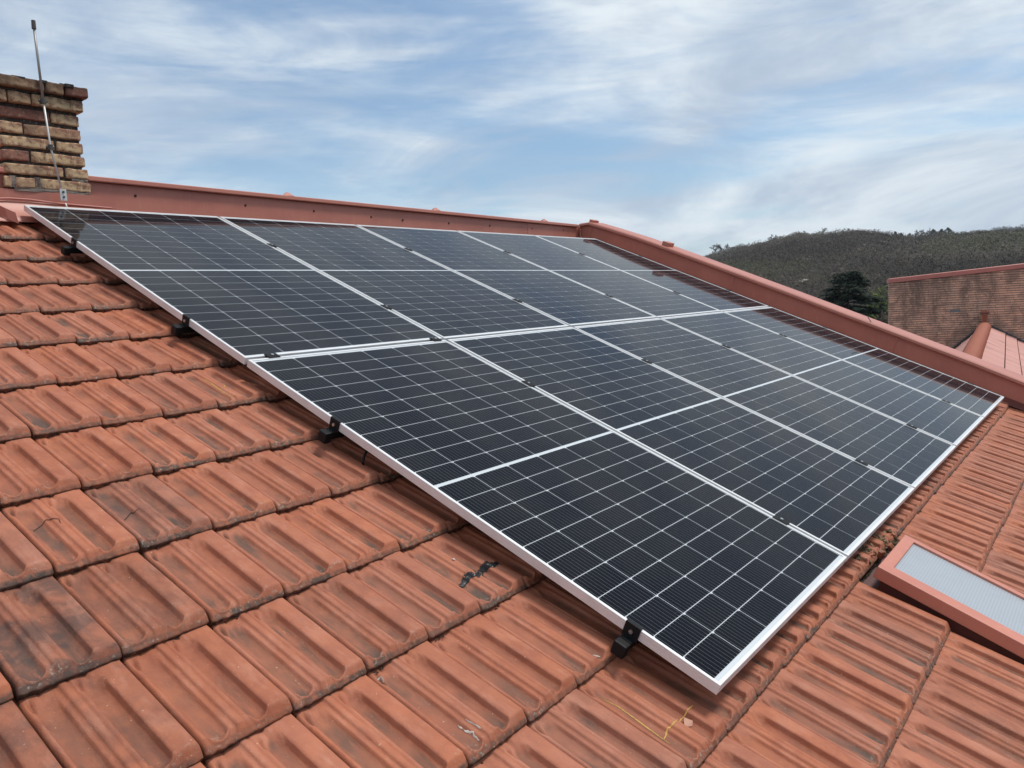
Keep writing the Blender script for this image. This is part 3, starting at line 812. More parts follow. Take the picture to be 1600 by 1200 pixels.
# dirt, moss and old bedding mortar squeezed out of the course joints
def joint_dirt():
    random.seed(8); vs = []; fs = []
    def blob(x, y, z, r):
        o = len(vs)
        a = random.uniform(0, 6)
        for dx, dy, dz in ((1, 0, 0), (-1, 0, 0), (0, 1, 0), (0, -1, 0), (0, 0, 1), (0, 0, -1)):
            ca, sa = math.cos(a), math.sin(a); rr = r*random.uniform(.6, 1.4)
            vs.append((x+(dx*ca-dy*sa)*rr*1.8, y+(dx*sa+dy*ca)*rr*.8, z+dz*rr*.7))
        for f in ((0, 2, 4), (2, 1, 4), (1, 3, 4), (3, 0, 4), (2, 0, 5), (1, 2, 5), (3, 1, 5), (0, 3, 5)): fs.append(tuple(q+o for q in f))
    for k, j, dz in vis:
        p = tile_pos(k, j); n = 110 if dz < 3.5 else 44
        amt = .5+.5*noise.noise(Vector((k*.37, j*.9, 1)))
        for i in range(int(n*(.5+amt))):
            x = p[0]+random.random()*TW; fx = (x-p[0])/TW
            blob(x, p[1]+random.uniform(-.0075, .002), p[2]-.0290+random.uniform(-.003, .002), random.uniform(.0016, .0048))
        if random.random() < .35:
            x0 = p[0]+random.uniform(.1, .9)*TW
            for i in range(12): blob(x0+random.gauss(0, .008), p[1]-.002+random.gauss(0, .0025), p[2]-.019+random.uniform(-.002, .004), random.uniform(.001, .0028))
    me = bpy.data.meshes.new('joint_dirt'); me.from_pydata(vs, [], fs)
    m, t, b = mat('mossy_dirt', (.05, .04, .03), .95, 0, .1)
    p = coords(t)
    t.links.new(nmix(nramp(nnoise(p, 60, 4, .7, tree=t), .4, .65, tree=t), (.022, .017, .012), (.085, .068, .048), tree=t), b.inputs['Base Color'])
    me.materials.append(m); obj('joint_dirt', me, slope, kind='stuff', label='dark moss and dirt along the tile course joints')
joint_dirt()

# ridge parapet ------------------------------------------------------
PX1 = 6.06
def cap_profile(nx_, ny_, wd=.30, lip=.026, over=.030):
    """points of a folded sheet coping: n = direction towards the viewer side"""
    pass
rp = MB()
X0, X1 = -4.2, PX1
zt = .182
pan = MB()
cuts = [-4.2, -2.2, .395, 2.73, 5.0, PX1]
for a, b in zip(cuts, cuts[1:]):
    o = .0 if cuts.index(a) % 2 else .003
    pan.add([(a, Pa(a)-o, -.30), (b, Pa(b)-o, -.30), (b, Pa(b)-o, zt), (a, Pa(a)-o, zt), (a, Pa(a)+.24, -.30), (b, Pa(b)+.24, -.30), (b, Pa(b)+.24, zt), (a, Pa(a)+.24, zt)],
            [(0, 1, 2, 3), (5, 4, 7, 6), (0, 3, 7, 4), (1, 5, 6, 2)])
pan.build('ridge_flashing', M_RED, house, label='red sheet metal face along the ridge')
cpb = MB()
def capsweep(path, nvec):
    """path: list of (point on top front edge, normal toward viewer)"""
    def prof(q):
        P, n = q; z = Vector((0, 0, 1))
        return [P - n*.012 - z*.030, P - z*.030, P - z*.024 + n*.002, P.copy() - z*.004, P - n*.004, P - n*.27 + z*.012, P - n*.275 - z*.028]
    return prof
cp2 = MB()
pth = [(Vector((X, Pa(X)-.028, zt+.028)), Vector((.048, -1, 0)).normalized()) for X in (X0, 0, 1.38, 1.384, 3.6, 3.604, 5.2, 5.204, PX1-.03)]
cp2.sweep(pth, capsweep(pth, None))
cp2.build('ridge_cap', M_RED, house, label='folded red cap along the ridge parapet')
# crimp tabs where the cap lengths join, screws
for X, big in ((1.86, 1), (3.52, 1), (5.33, 1)):
    y = Pa(X)-.028
    MB().add([(X-.045, y+.002, zt+.028), (X+.045, y+.002, zt+.028), (X+.012, y+.03, zt+.058), (X-.012, y+.03, zt+.052), (X, y+.09, zt+.034)],
             [(0, 1, 2, 3), (1, 4, 2), (4, 0, 3), (2, 4, 3)]).build('cap_crimp', M_RED, house)
def hit_parapet(x, y):
    d = ray(x, y); nrm = Vector((.048, -1, 0)); p0 = Vector((.43, Pa(.43), 0)); k = (p0-CAM).dot(nrm)/d.dot(nrm); return CAM+d*k
sm = MB(); sm.tube([(0, -.004, 0), (0, .001, 0)], [.0075, .009], 8); sme = sm.mesh('screw', M_UNDER)
for (x, y) in [(211, 306), (383, 321), (490, 330), (579.5, 339), (629, 344), (701, 348.7), (765, 352.5), (831, 357), (880, 359.6)]:
    p = hit_parapet(x, y); obj('screw', sme, house, loc=(p.x, p.y-.003, p.z))

# side parapet (runs down the slope on the right) --------------------
topw = [(-.33, -.104), (-.05, -.122), (.36, -.140), (1.1, -.146), (2.1, -.150), (3.8, -.143), (4.3, -.133), (6.6, -.120)]
def sp(u, v, w): return W(u, v, w)
face = MB()
ptsv = topw
vs = []; 
for v, w in ptsv: vs += [sp(UX+.02, v, w+.030), sp(UX+.02, v, .22), sp(UX+.27, v, w+.030), sp(UX+.27, v, .22)]
n = len(ptsv); fs = []
for i in range(n-1):
    a = i*4; fs += [(a, a+4, a+5, a+1), (a+2, a+3, a+7, a+6)]
face.add(vs, fs)
# short level piece behind the apex up to the ridge parapet
ap = sp(UX+.02, -.33, -.104+.030); base = sp(UX+.02, -.33, .2)
face.add([ap, (UX+.02, Pa(UX)+.02, ap.z-.01), (UX+.02, Pa(UX)+.02, base.z-.2), base], [(0, 1, 2, 3)])
face.build('side_flashing', M_RED, house, label='tall red sheet metal face running down the slope beside the array')
ow = MB(); a = sp(UX+.025, -.33, -.07); b = sp(UX+.025, 6.6, -.085)
ow.add([(UX+.03, a.y+.2, -9), (UX+.26, a.y+.2, -9), (UX+.26, b.y, -9), (UX+.03, b.y, -9), (UX+.03, a.y+.2, a.z-.02), (UX+.26, a.y+.2, a.z-.02), (UX+.26, b.y, b.z-.02), (UX+.03, b.y, b.z-.02)],
       [(0, 1, 5, 4), (1, 2, 6, 5), (2, 3, 7, 6), (3, 0, 4, 7), (4, 5, 6, 7)]); ow.build('parapet_wall', M_PLAST, house)
sc_ = MB(); pth = []
for v, w in topw: pth.append((sp(UX-.012, v, w), Vector((-1, 0, 0))))
pe = Vector((UX-.012, Pa(UX)-.03, sp(UX, -.33, -.104).z-.004))
pth.insert(0, (pe, Vector((-1, 0, 0))))
def prof2(q):
    P, n = q; z = Vector((0, -s_, c_))
    return [P - n*.014 - z*.034, P - z*.036, P + n*.004 - z*.030, P - z*.010 + n*.001, P - n*.010, P - n*.05 + z*.004, P - n*.31 + z*.002, P - n*.315 - z*.035]
sc_.sweep(pth, prof2)
sc_.build('side_cap', M_RED, house, label='folded red cap of the sloping side parapet')
# seams on the side face, corner fold, small cap clips
for v in (-.30, 1.52, 3.2):
    a = sp(UX+.018, v, -.10); b = sp(UX+.018, v+.0, .2)
    MB().add([a, sp(UX+.018, v+.03, -.10), sp(UX+.018, v+.03, .2), b, sp(UX+.013, v+.014, -.10), sp(UX+.013, v+.014, .2)], [(0, 4, 5, 3), (4, 1, 2, 5)]).build('sheet_seam', M_RED, house)
MB().tube([(UX+.005, Pa(UX)-.03, -.25), (UX+.005, Pa(UX)-.03, .17)], .013, 8).build('corner_bead', M_RED, house)
def clip(v, big):
    w = [w for (vv, w) in topw if vv <= v][-1]
    P = sp(UX+.05, v, w); h = .05 if big else .03
    M = Matrix.Translation(P) @ Matrix.Rotation(TH, 4, 'X')
    MB().box(-.03, .10, -.05 if big else -.02, .03, -.004, h, M, bev=.004).build('cap_clip', M_RED, house)
clip(-.32, 0); clip(.66, 1)
P = sp(UX+.02, 2.95, -.148); MB().tube([P, P+Vector((.0, .03, .05)), P+Vector((.0, .02, .055))], .004, 6).build('cap_wire', M_GREY, house)
# lower apron strip between side face and tiles
MB().add([sp(UX+.018, -.2, .048), sp(UX-.035, -.2, .094), sp(UX-.035, 6.6, .094), sp(UX+.018, 6.6, .048)], [(0, 1, 2, 3)]).build('side_apron', M_DRED, house)

# ------------------------------------------------------------------ chimney
def chimney():
    t = thing('chimney', 'old weathered brick chimney with corbelled top at the upper left corner of the roof', 'chimney', (.18, .33, 0))
    ox, oy = .18, .33
    Yf = .10; dep = .46; xl = -.035
    rows = [  # z0, z1, right x, left x, joints (x positions from the photo), corbel
        (.632, .690, .425, -.09, [.195, .300], .045), (.556, .616, .398, -.065, [.010, .128], .022), (.478, .535, .376, -.045, [.226], .0),
        (.398, .456, .380, -.042, [.081], .0), (.326, .382, .386, -.040, [.236], .0), (.252, .309, .388, -.038, [.099], .0),
        (.180, .236, .396, -.036, [.268], .004), (.106, .163, .402, -.045, [.000, .120], .006)]
    core = MB().box(-.02-ox, .372-ox, Yf+.014-oy, Yf+dep-.012-oy, -.30, .665)
    core.box(-.06-ox, .40-ox, Yf-.01-oy, Yf+dep+.01-oy, .62, .672)
    core.build('mortar_core', M_MORT, t)
    def brick(x0, x1, y0, y1, z0, z1, red, sd):
        random.seed(sd)
        bm = bmesh.new(); bmesh.ops.create_cube(bm, size=1)
        bmesh.ops.subdivide_edges(bm, edges=bm.edges[:], cuts=6, use_grid_fill=True)
        r = Vector((sd*3.3, sd*1.7, 0))
        hx, hy, hz_ = (x1-x0)/2, (y1-y0)/2, (z1-z0)/2
        for q in bm.verts:
            p = Vector((q.co.x*2*hx, q.co.y*2*hy, q.co.z*2*hz_))
            cr = .006                                                   # worn, rounded arrises
            i = Vector((max(-hx+cr, min(hx-cr, p.x)), max(-hy+cr, min(hy-cr, p.y)), max(-hz_+cr, min(hz_-cr, p.z))))
            d = p-i
            if d.length > cr: p = i+d.normalized()*cr
            nv = noise.noise_vector((p+r)*55)*.0032 + noise.noise_vector((p+r)*14)*.0028
            q.co = p+nv
        me = bpy.data.meshes.new('brick'); bm.to_mesh(me); bm.free(); me.materials.append(M_RB if red else M_YB)
        me.polygons.foreach_set('use_smooth', [True]*len(me.polygons))
        obj('brick', me, t, loc=((x0+x1)/2-ox, (y0+y1)/2-oy, (z0+z1)/2), rot=(random.uniform(-.01, .01), random.uniform(-.012, .012), random.uniform(-.015, .015)))
    sd = 1
    for r, (z0, z1, xr, xl_, js, cb) in enumerate(rows):
        xs = [xl_]+js+[xr]; yf = Yf-cb
        gap = .009 if r < 6 else .012
        if r == 6: gap = .016
        for a, b in zip(xs, xs[1:]):
            red = (r == 2 and a < .1) or (r == 0 and a > .25) or (r == 5 and a < 0) or random.Random(sd+50).random() < .12
            g = gap
            if r in (4, 5): g = .014
            brick(a+(g/2 if a != xl_ else 0), b-(g/2 if b != xr else 0), yf, yf+.115, z0, z1, red, sd); sd += 1
        # sides and back
        for side, xx in ((0, xl_), (1, xr)):
            y = yf+.125 if r % 2 else yf+.120
            while y < Yf+dep-.05:
                l = .24 if (y+.24 < Yf+dep+.03) else Yf+dep-y
                w_ = .115
                brick(xx if side == 0 else xx-w_, xx+w_ if side == 0 else xx, y, y+l-.012, z0, z1, random.Random(sd).random() < .35, sd); sd += 1
                y += l
        x = xl_+.12
        while x < xr-.14:
            brick(x, min(x+.24, xr-.12), Yf+dep+cb-.115, Yf+dep+cb, z0, z1, False, sd); sd += 1; x += .25
    random.seed(3)
    # crumbly old mortar crust on top and patches between the lowest stones
    m = MB()
    for i in range(60):
        x = random.uniform(-.07, .41); y = random.uniform(Yf-.03, Yf+dep); r = random.uniform(.012, .03)
        m.box(x-r-ox, x+r-ox, y-r-oy, y+r-oy, .676, .690+random.uniform(0, .008), bev=.004)
    m.build('mortar_crust', M_MORT, t, kind='stuff')
    pm = MB()
    for (xa, xb, za, zb) in ((-.02, .012, .106, .168), (.104, .136, .10, .17), (.0, .39, .088, .108), (.30, .39, .160, .178)):
        n = 8; vs = []
        for i in range(n+1):
            for q in range(3):
                x = xa+(xb-xa)*i/n; z = za+(zb-za)*q/2
                vs.append((x-ox, Yf-.004+random.uniform(-.004, .003)-oy, z+random.uniform(-.002, .002)))
        pm.add(vs, [(i*3+q, (i+1)*3+q, (i+1)*3+q+1, i*3+q+1) for i in range(n) for q in range(2)])
    pm.build('pointing', M_LIME, t, kind='stuff', label='pale lime pointing between the lowest stones')
M_LIME = brickm('lime_pointing', (.36, .32, .27), (.30, .26, .22), (.16, .13, .11))
chimney()

# chimney flashing, part of the house roof
fl = MB()
Yf = .088
zA = .094
fl.add([(-.62, Yf+.03, zA+.01), (.452, Yf, zA-.004), (.452, Yf, -.06), (-.62, Yf+.03, -.06), (.452, Yf+.10, zA-.004), (.452, Yf+.1, -.06)], [(3, 2, 1, 0), (2, 5, 4, 1)])
fl.build('chimney_upstand', M_RED, house, label='red sheet upstand folded round the chimney foot')
apn = MB()
z1 = .030
def apr(x, k):                                   # curved apron from the upstand down onto the first tiles
    y0, z0 = Yf+.0-.004, z1
    e = W(x, .035, .072)
    y = y0+(e.y-y0)*k; z = z0+(e.z-z0)*(k**.75)
    return Vector((x, y, z))
vs = []; xs = [-.62, -.45, -.3, -.16, -.05, .1, .25, .40]
for x in xs:
    for k in (0, .25, .5, .75, 1.0): vs.append(apr(x, k))
    e = apr(x, 1.0); vs.append(e+Vector((0, -.004, -.012)))
fs = [(i*6+k, i*6+k+1, (i+1)*6+k+1, (i+1)*6+k) for i in range(len(xs)-1) for k in range(5)]
apn.add(vs, fs); apn.build('chimney_apron', M_RED, house, smooth=True, label='red sheet apron below the chimney')
bd = MB(); bd.tube([(-.62, Yf-.02, -.004), (-.35, Yf-.018, .012), (-.16, Yf-.016, .030), (-.04, Yf-.014, .041), (.06, Yf-.014, .041), (.2, Yf-.014, .030), (.5, Yf-.012, .022)], .0055, 8)
bd.build('apron_bead', M_COPE, house)
# standing fold to the left of the array corner and the bent flap beside it
sf = MB()
cur = [(-.155, .10, .006), (-.150, .06, -.008), (-.135, .03, -.024), (-.10, .0, -.05), (-.055, -.012, -.074)]
vs = []
for x, y, z in cur: vs += [(x, Yf-.10+y-.0, z+.028), (x+.012, Yf-.10+y, z-.03)]
sf.add(vs, [(2*i, 2*i+1, 2*i+3, 2*i+2) for i in range(len(cur)-1)])
so_ = sf.build('standing_fold', M_RED, house)
mo = so_.modifiers.new('s', 'SOLIDIFY'); mo.thickness = .006
ff = MB(); q0 = W(-.42, -.09, .05); q1 = W(-.20, -.045, .052); q2 = W(-.18, .015, .070); q3 = W(-.42, .02, .073)
ff.add([q0, q1, q2, q3], [(0, 3, 2, 1)]); ffo = ff.build('bent_flap', M_RED, house); mo = ffo.modifiers.new('s', 'SOLIDIFY'); mo.thickness = .004

# ------------------------------------------------------------------ lightning rod
def rodthing():
    t = thing('lightning_rod', 'thin grey lightning rod with dark tip clipped upright to the chimney front', 'lightning rod', (.24, .02, .04))
    o = Vector((.24, .02, .04))
    d = lambda x, y, Y: (CAM + ray(x, y)*((Y-CAM.y)/ray(x, y).y)) - o
    Yr = .045
    p = [d(96, 296, Yr), d(79, 230, Yr), d(67.5, 158, Yr), d(59, 90, Yr), d(53, 44, Yr), d(52, 32, Yr)]
    MB().tube(p[:3], [.0055, .0055, .0060], 8).build('lower_conductor', M_GALV, t, smooth=True)
    MB().tube([p[2], p[3], p[4]], [.0070, .0066, .0062], 10).build('rod', M_ROD, t, smooth=True)
    MB().tube([p[4]-(p[5]-p[4])*.1, p[5]], [.0115, .0105], 10).build('tip', M_TIP, t)
    for q in (1, 2):
        b = MB(); b.tube([p[q]+Vector((0, 0, -.013)), p[q]+Vector((0, 0, .013))], .013, 10); b.tube([p[q]+Vector((0, .0, 0)), p[q]+Vector((.004, .07, .002))], .006, 8)
        b.tube([p[q]+Vector((-.022, .004, 0)), p[q]+Vector((.022, .004, 0))], .006, 6)
        b.build('clamp', M_TIP, t)
    a = p[0]+Vector((-.012, -.012, -.055)); pl = MB().box(a.x-.002, a.x+.032, a.y, a.y+.006, a.z-.008, a.z+.056, bev=.001)
    plo = pl.build('connector_plate', M_GALV, t)
    for zz in (.040, .012): obj('bolt', MB().tube([(0, -.005, 0), (0, .001, 0)], .0065, 6).mesh('bolt', M_TIP), plo, loc=(a.x+.015, a.y, a.z+zz))
    MB().tube([a+Vector((.02, .003, -.02)), a+Vector((.030, .004, -.05)), a+Vector((.045, .0, -.10)), a+Vector((.052, .0, -.14))], .0045, 8).build('ground_wire', M_GALV, t, smooth=True)
M_GALV, *_ = mat('galvanised_steel', (.62, .61, .58), .45, .3)
M_ROD, *_ = mat('rod_grey', (.33, .32, .30), .45, .4)
M_TIP, *_ = mat('dark_clip', (.07, .065, .06), .55)
rodthing()

# ------------------------------------------------------------------ solar panels
PW, PL, GAP = 1.134, 2.094, 0.020
CW, CH = 0.1847, 0.0925
def panel_parts():
    fr = MB(); lip = .011; H = .030
    # four mitred profiles: outer wall with shallow grooves, top lip, inner step down to the glass
    prof = [(0, -H), (0, -.0215), (.0009, -.021), (.0009, -.0195), (0, -.019), (0, -.0075), (.0009, -.007), (.0009, -.0055), (0, -.005), (0, -.0008), (.0008, 0), (lip-.0008, 0), (lip, -.0008), (lip, -.0028)]
    def side(P, ax, inn, ln):
        vs = []
        for e in (0, 1):
            for (d, z) in prof:
                off = d if e == 0 else ln-d
                vs.append(P + ax*off + inn*d + Vector((0, 0, z)))
        n = len(prof)
        fr.add(vs, [(i, n+i, n+i+1, i+1) for i in range(n-1)])
        fr.add([P+Vector((0, 0, -H)), P+ax*ln+Vector((0, 0, -H)), P+ax*(ln-.03)+inn*.03+Vector((0, 0, -H)), P+ax*.03+inn*.03+Vector((0, 0, -H))], [(0, 3, 2, 1)])
    X, Y = Vector((1, 0, 0)), Vector((0, -1, 0))
    side(Vector((0, 0, 0)), X, Y, PW); side(Vector((PW, 0, 0)), Y, -X, PL); side(Vector((PW, -PL, 0)), -X, -Y, PW); side(Vector((0, -PL, 0)), -Y, X, PL)
    fme = fr.mesh('frame', M_ALU)
    bk = MB(); bk.box(lip*.5, PW-lip*.5, -PL+lip*.5, -lip*.5, -.0075, -.0030); bme = bk.mesh('backsheet', M_BACK)
    g = .0018; a, b = CW/2-g/2-.0004, CH/2-g/2-.0003; ch = .0058
    cm = MB().add([(-a, -b, 0), (a, -b, 0), (a, b-ch, 0), (a-ch, b, 0), (-a+ch, b, 0), (-a, b-ch, 0)], [(0, 1, 2, 3, 4, 5)])
    cme = cm.mesh('solar_cell', M_CELL)
    return fme, bme, cme
FME, BME, CME = panel_parts()
jb = MB().box(-.05, .05, -.03, .03, -.05, -.008, bev=.004).mesh('junction_box', M_CAPB)
names = {(0, 0): 'dark solar panel at the upper left, its corner reflecting the brick chimney', (1, 0): 'upper row solar panel second from the left, right of the panel reflecting the chimney',
         (2, 0): 'middle solar panel of the upper row along the ridge parapet', (3, 0): 'upper row solar panel fourth from the left, beside the far corner panel',
         (4, 0): 'far top corner solar panel where ridge and side parapets meet', (0, 1): 'big foreground solar panel whose bottom corner points at the camera',
         (1, 1): 'lower row solar panel directly right of the foreground panel', (2, 1): 'middle solar panel of the lower row, above the grey hatch',
         (3, 1): 'lower row solar panel next to the rightmost one', (4, 1): 'rightmost solar panel of the lower row, touching the side parapet'}
for (i, j), lab in names.items():
    u, v = i*(PW+GAP), j*(PL+GAP)
    t = thing('solar_panel', lab, 'solar panel', W(u, v, 0), roof=True, group='solar panels of the rooftop array')
    t.rotation_euler = (TH + (random.uniform(-.0012, .0012)), random.uniform(-.0010, .0010), 0)
    obj('frame', FME, t); obj('backsheet', BME, t); obj('junction_box', jb, t, loc=(PW/2, -PL/2, -.002))
    for r in range(22):
        y = -(PL/2) - (.0065+CH*(r-10.5-.5) + CH/2) if r >= 11 else -(PL/2) + (.0065+CH*(10-r)+CH/2)
        y = -(PL/2) + (.0065+CH/2+CH*(10-r) if r < 11 else -(.0065+CH/2+CH*(r-11)))
        for q in range(6):
            obj('solar_cell', CME, t, loc=(PW/2+CW*(q-2.5), y, -.0026))

# rails with end caps and clamps --------------------------------------
def clampm():
    m = MB()                                    # black end clamp: hooks over the lip, leg down to the rail
    m.box(-.0045, -.0005, -.024, .024, -.040, .0025); m.box(-.0045, .009, -.024, .024, .0025, .0055)
    m.box(-.022, -.0045, -.018, .018, -.040, -.036)
    return m.mesh('end_clamp', M_BLACK)
ECM = clampm()
mc = MB().box(-.019, .019, -.030, .030, .0008, .0042, bev=.0012); mc.box(-.007, .007, -.030, .030, -.035, .001); MCM = mc.mesh('mid_clamp', M_BLACK)
BOLT = MB().tube([(0, 0, 0), (0, 0, .005)], .0065, 6).mesh('bolt', M_STEEL)
rails = [(.600, 'uppermost black rail end under the array edge, just below the chimney'), (1.655, 'second black rail end down the left edge of the array'),
         (2.665, 'third black rail end, beside the foreground panel upper corner'), (3.945, 'lowest black rail end, nearest the camera under the foreground panel')]
for v, lab in rails:
    t = thing('mounting_rail', lab, 'rail', W(0, v, 0), roof=True, group='mounting rails under the array')
    MB().box(-.024, 5.80, -.014, .014, -.066, -.038).build('rail', M_BLACK, t)
    ec = MB().box(-.052, -.022, -.020, .020, -.077, -.036, bev=.005); ec.build('end_cap', M_CAPB, t)
    e = obj('end_clamp', ECM, t); obj('bolt', BOLT, e, loc=(-.004, 0, -.016), rot=(0, -math.pi/2, 0))
    e = obj('end_clamp', ECM, t, loc=(5.75, 0, 0), rot=(0, 0, math.pi))
    for k in range(1, 5):
        e = obj('mid_clamp', MCM, t, loc=(k*(PW+GAP)-GAP/2, 0, 0)); obj('bolt', BOLT, e, loc=(0, 0, .003))
    hk = MB()
    for k in range(6):
        x = .30+k*1.05
        hk.box(x, x+.03, -.02, -.014, -.098, -.06); hk.box(x, x+.03, -.10, -.02, -.098, -.092)
    for k in range(6): pass
    hk.build('roof_hooks', M_BLACK, t, kind='stuff')
for x, lab in ((.118, 'left small black clamp in the gap between the two panel rows'), (1.075, 'right small black clamp in the gap between the panel rows, near the four panel corner')):
    t = thing('gap_clamp', lab, 'clamp', W(x, PL+GAP/2, 0), roof=True)
    MB().box(-.027, .027, -.019, .019, .0006, .005, bev=.0015).build('plate', M_BLACK, t); MB().box(-.027, .027, -.007, .007, -.03, .001).build('leg', M_BLACK, t)
    obj('bolt', BOLT, t, loc=(0, 0, .004))

# dangling cable hook below the array edge
def surf(u, v):                                  # height (w) of the tile surface at u, v
    k = math.floor((u-U0)/TW); j = math.ceil((v-V0)/TP - 1e-6)
    p = tile_pos(k, j); d, r, q, mi = jitter(k, j)
    x = (u-p[0]-d[0]-.0032)/(TW-.0066); y = -v-p[1]-d[1]
    h = tile_h(min(1, max(0, x)), max(0, y))-.032*y/TP
    return -(p[2]+d[2]+h + y*r[0] - (u-p[0])*r[1])
ck = thing('cable_end', 'short black cable end hanging below the array edge near the third rail', 'cable', W(.03, 2.80, .05), roof=True)
MB().tube([(0.03, 0, .01), (.0, -.01, -.02), (-.012, -.02, -.045), (-.010, -.03, -.062)], .005, 6).build('cable', M_CAPB, ck); MB().tube([(-.018, -.026, -.056), (.0, -.036, -.068)], .009, 6).build('plug', M_CAPB, ck)

# ------------------------------------------------------------------ roof hatch
def skylight():
    u0, u1, v0, v1 = SK
    t = thing('roof_hatch', 'red framed roof hatch with grey ribbed translucent pane beside the lower array edge', 'roof hatch', W(u0, v0, 0), roof=True)
    L_, Wd = v1-v0, u1-u0
    wt, wb = -.030, -.078
    fr = MB(); li, ri, ti = .070, .034, .045
    def bar(x0, x1, y0, y1): fr.box(x0, x1, y0, y1, wb, wt, bev=.004)
    bar(0, li, -L_, 0); bar(Wd-ri, Wd, -L_, 0); bar(li-.004, Wd-ri+.004, -ti, -.0005); bar(li-.004, Wd-ri+.004, -L_+.0005, -L_+ti)
    fr.build('frame', M_RED2, t)
    # ribbed twin wall pane
    pn = MB(); n = 74; vs = []; x0, x1, y0, y1 = li-.006, Wd-ri+.006, -L_+ti-.006, -ti+.006
    for i in range(n+1):
        y = y0+(y1-y0)*i/n; z = -.040 + (.0004 if i % 2 else 0)
        vs += [(x0, y, z), (x1, y, z), (x0, y, z-.008), (x1, y, z-.008)]
    pn.add(vs, [f for i in range(n) for f in ((4*i, 4*i+1, 4*i+5, 4*i+4), (4*i+2, 4*i+6, 4*i+7, 4*i+3))])
    m, tt, b = mat('polycarbonate_pane', (.40, .43, .46), .28, 0, .5)
    p = coords(tt); sp_ = tt.nodes.new('ShaderNodeSeparateXYZ'); tt.links.new(p, sp_.inputs[0])
    w_ = nmath('FRACT', nmath('MULTIPLY', sp_.outputs[1], 1/.0105, tree=tt), tree=tt)
    cc = nmix(nramp(w_, .15, .5, tree=tt), (.33, .355, .38), (.385, .41, .435), tree=tt)
    cc = nmix(nmath('MULTIPLY', nramp(nnoise(p, 14, 4, .6, tree=tt), .45, .75, tree=tt), .35, tree=tt), cc, (.33, .34, .34), tree=tt)
    tt.links.new(cc, b.inputs['Base Color']); b.inputs['Transmission Weight'].default_value = .0
    pn.build('pane', m, t)
    up = MB(); i = .028
    up.box(i, Wd-i, -L_+i, -i, -.24, wb+.002); up.build('upstand', M_DRED, t)
    MB().add([(-.10, .06, -.140), (Wd+.10, .06, -.140), (Wd+.10, -L_-.05, -.140), (-.10, -L_-.05, -.140)], [(3, 2, 1, 0)]).build('base_flashing', M_FLG, t)
M_FLG, *_ = mat('dull_brown_flashing', (.12, .055, .05), .7)
skylight()
# broken mortar and tile shards where the tiles were cut for the hatch
def rubble():
    random.seed(14)
    A = UV(1326, 878); Bq = UV(1398, 836)
    O = W(A[0], A[1], .098)
    t = thing('mortar_rubble', 'crumbled mossy mortar and broken tile shards at the hatch top corner', 'rubble', O, roof=True)
    a = MB(); b = MB(); dx, dy = Bq[0]-A[0], -(Bq[1]-A[1])
    def lump(g, x, y, z, r):
        M = Matrix.Translation((x, y, z)) @ Matrix.Rotation(random.uniform(0, 6), 4, Vector((random.random(), random.random(), random.random())).normalized())
        g.box(-r, r, -r*.7, r*.7, -r*.5, r*.5, M, bev=r*.25)
    for i in range(320):
        k = random.random(); lump(a, dx*k+random.gauss(0, .012), dy*k+random.gauss(.01, .022), random.uniform(-.02, .006)+.008*math.sin(k*20), random.uniform(.003, .011))
    for i in range(16): k = random.random(); lump(b, dx*k, dy*k+random.gauss(0, .02), random.uniform(-.01, .006), random.uniform(.008, .018))
    a.build('mortar_lumps', M_MORTL, t, kind='stuff'); b.build('tile_shards', M_TILE, t, kind='stuff')
M_MORTL = brickm('mossy_mortar', (.34, .24, .15), (.26, .17, .10), (.14, .10, .06))

# ------------------------------------------------------------------ small marks and litter lying on the tiles
def ribbon(name, pts, wd, m, label, cat, lift=.0011, rag=0.0, closed=False, thick=.0012):
    g = MB(); P = []
    n = len(pts); dense = []
    for (a, b) in zip(pts, pts[1:]):
        k = max(2, int(math.hypot(b[0]-a[0], b[1]-a[1])/.004))
        for i in range(k): dense.append((a[0]+(b[0]-a[0])*i/k, a[1]+(b[1]-a[1])*i/k))
    dense.append(pts[-1]); vs = []
    for i, (u, v) in enumerate(dense):
        q = dense[min(i+1, len(dense)-1)]; r = dense[max(i-1, 0)]; dx, dy = q[0]-r[0], q[1]-r[1]; l = math.hypot(dx, dy) or 1
        nx_, ny_ = -dy/l, dx/l; f = math.sin(math.pi*min(.95, max(.05, i/(len(dense)-1))))**.4
        w1 = wd*f*(1+rag*random.uniform(-1, 1))/2; w2 = wd*f*(1+rag*random.uniform(-1, 1))/2
        for s_w in (-w1, 0, w2):
            uu, vv = u+nx_*s_w, v+ny_*s_w
            vs.append((uu, -vv, -surf(uu, vv)+lift+(thick if s_w == 0 else 0)))
    g.add(vs, [(3*i+k, 3*i+k+1, 3*i+k+4, 3*i+k+3) for i in range(len(dense)-1) for k in (0, 1)])
    o = g.build(name, m); o.rotation_euler = (TH, 0, 0); tag(o, label, cat); return o
random.seed(4)
M_TWIG, *_ = mat('dark_wire', (.03, .02, .016), .8)
M_TAR, *_ = mat('black_tar', (.010, .010, .010), .35)
M_FOAM, *_ = mat('yellow_foam_line', (.62, .36, .10), .8)
M_LIMEW, *_ = mat('lime_white', (.62, .55, .48), .85)
def UV(x, y, w=.10):
    d = B3.transposed() @ ray(x, y); k = (w-cam_uvw.z)/d.z; p = cam_uvw+d*k
    for _ in range(4):
        w = surf(p.x, p.y); k = (w-cam_uvw.z)/d.z; p = cam_uvw+d*k
    return (p.x, p.y)
rubble()
def mk(name, pxs, *a, **k): return ribbon(name, [UV(*q) for q in pxs], *a, **k)
mk('twig', [(52, 831), (62, 824), (72, 813), (80, 811), (92, 812), (95, 818)], .0024, M_TWIG, 'bent dark wire lying on the left foreground tile', 'wire', lift=.0022)
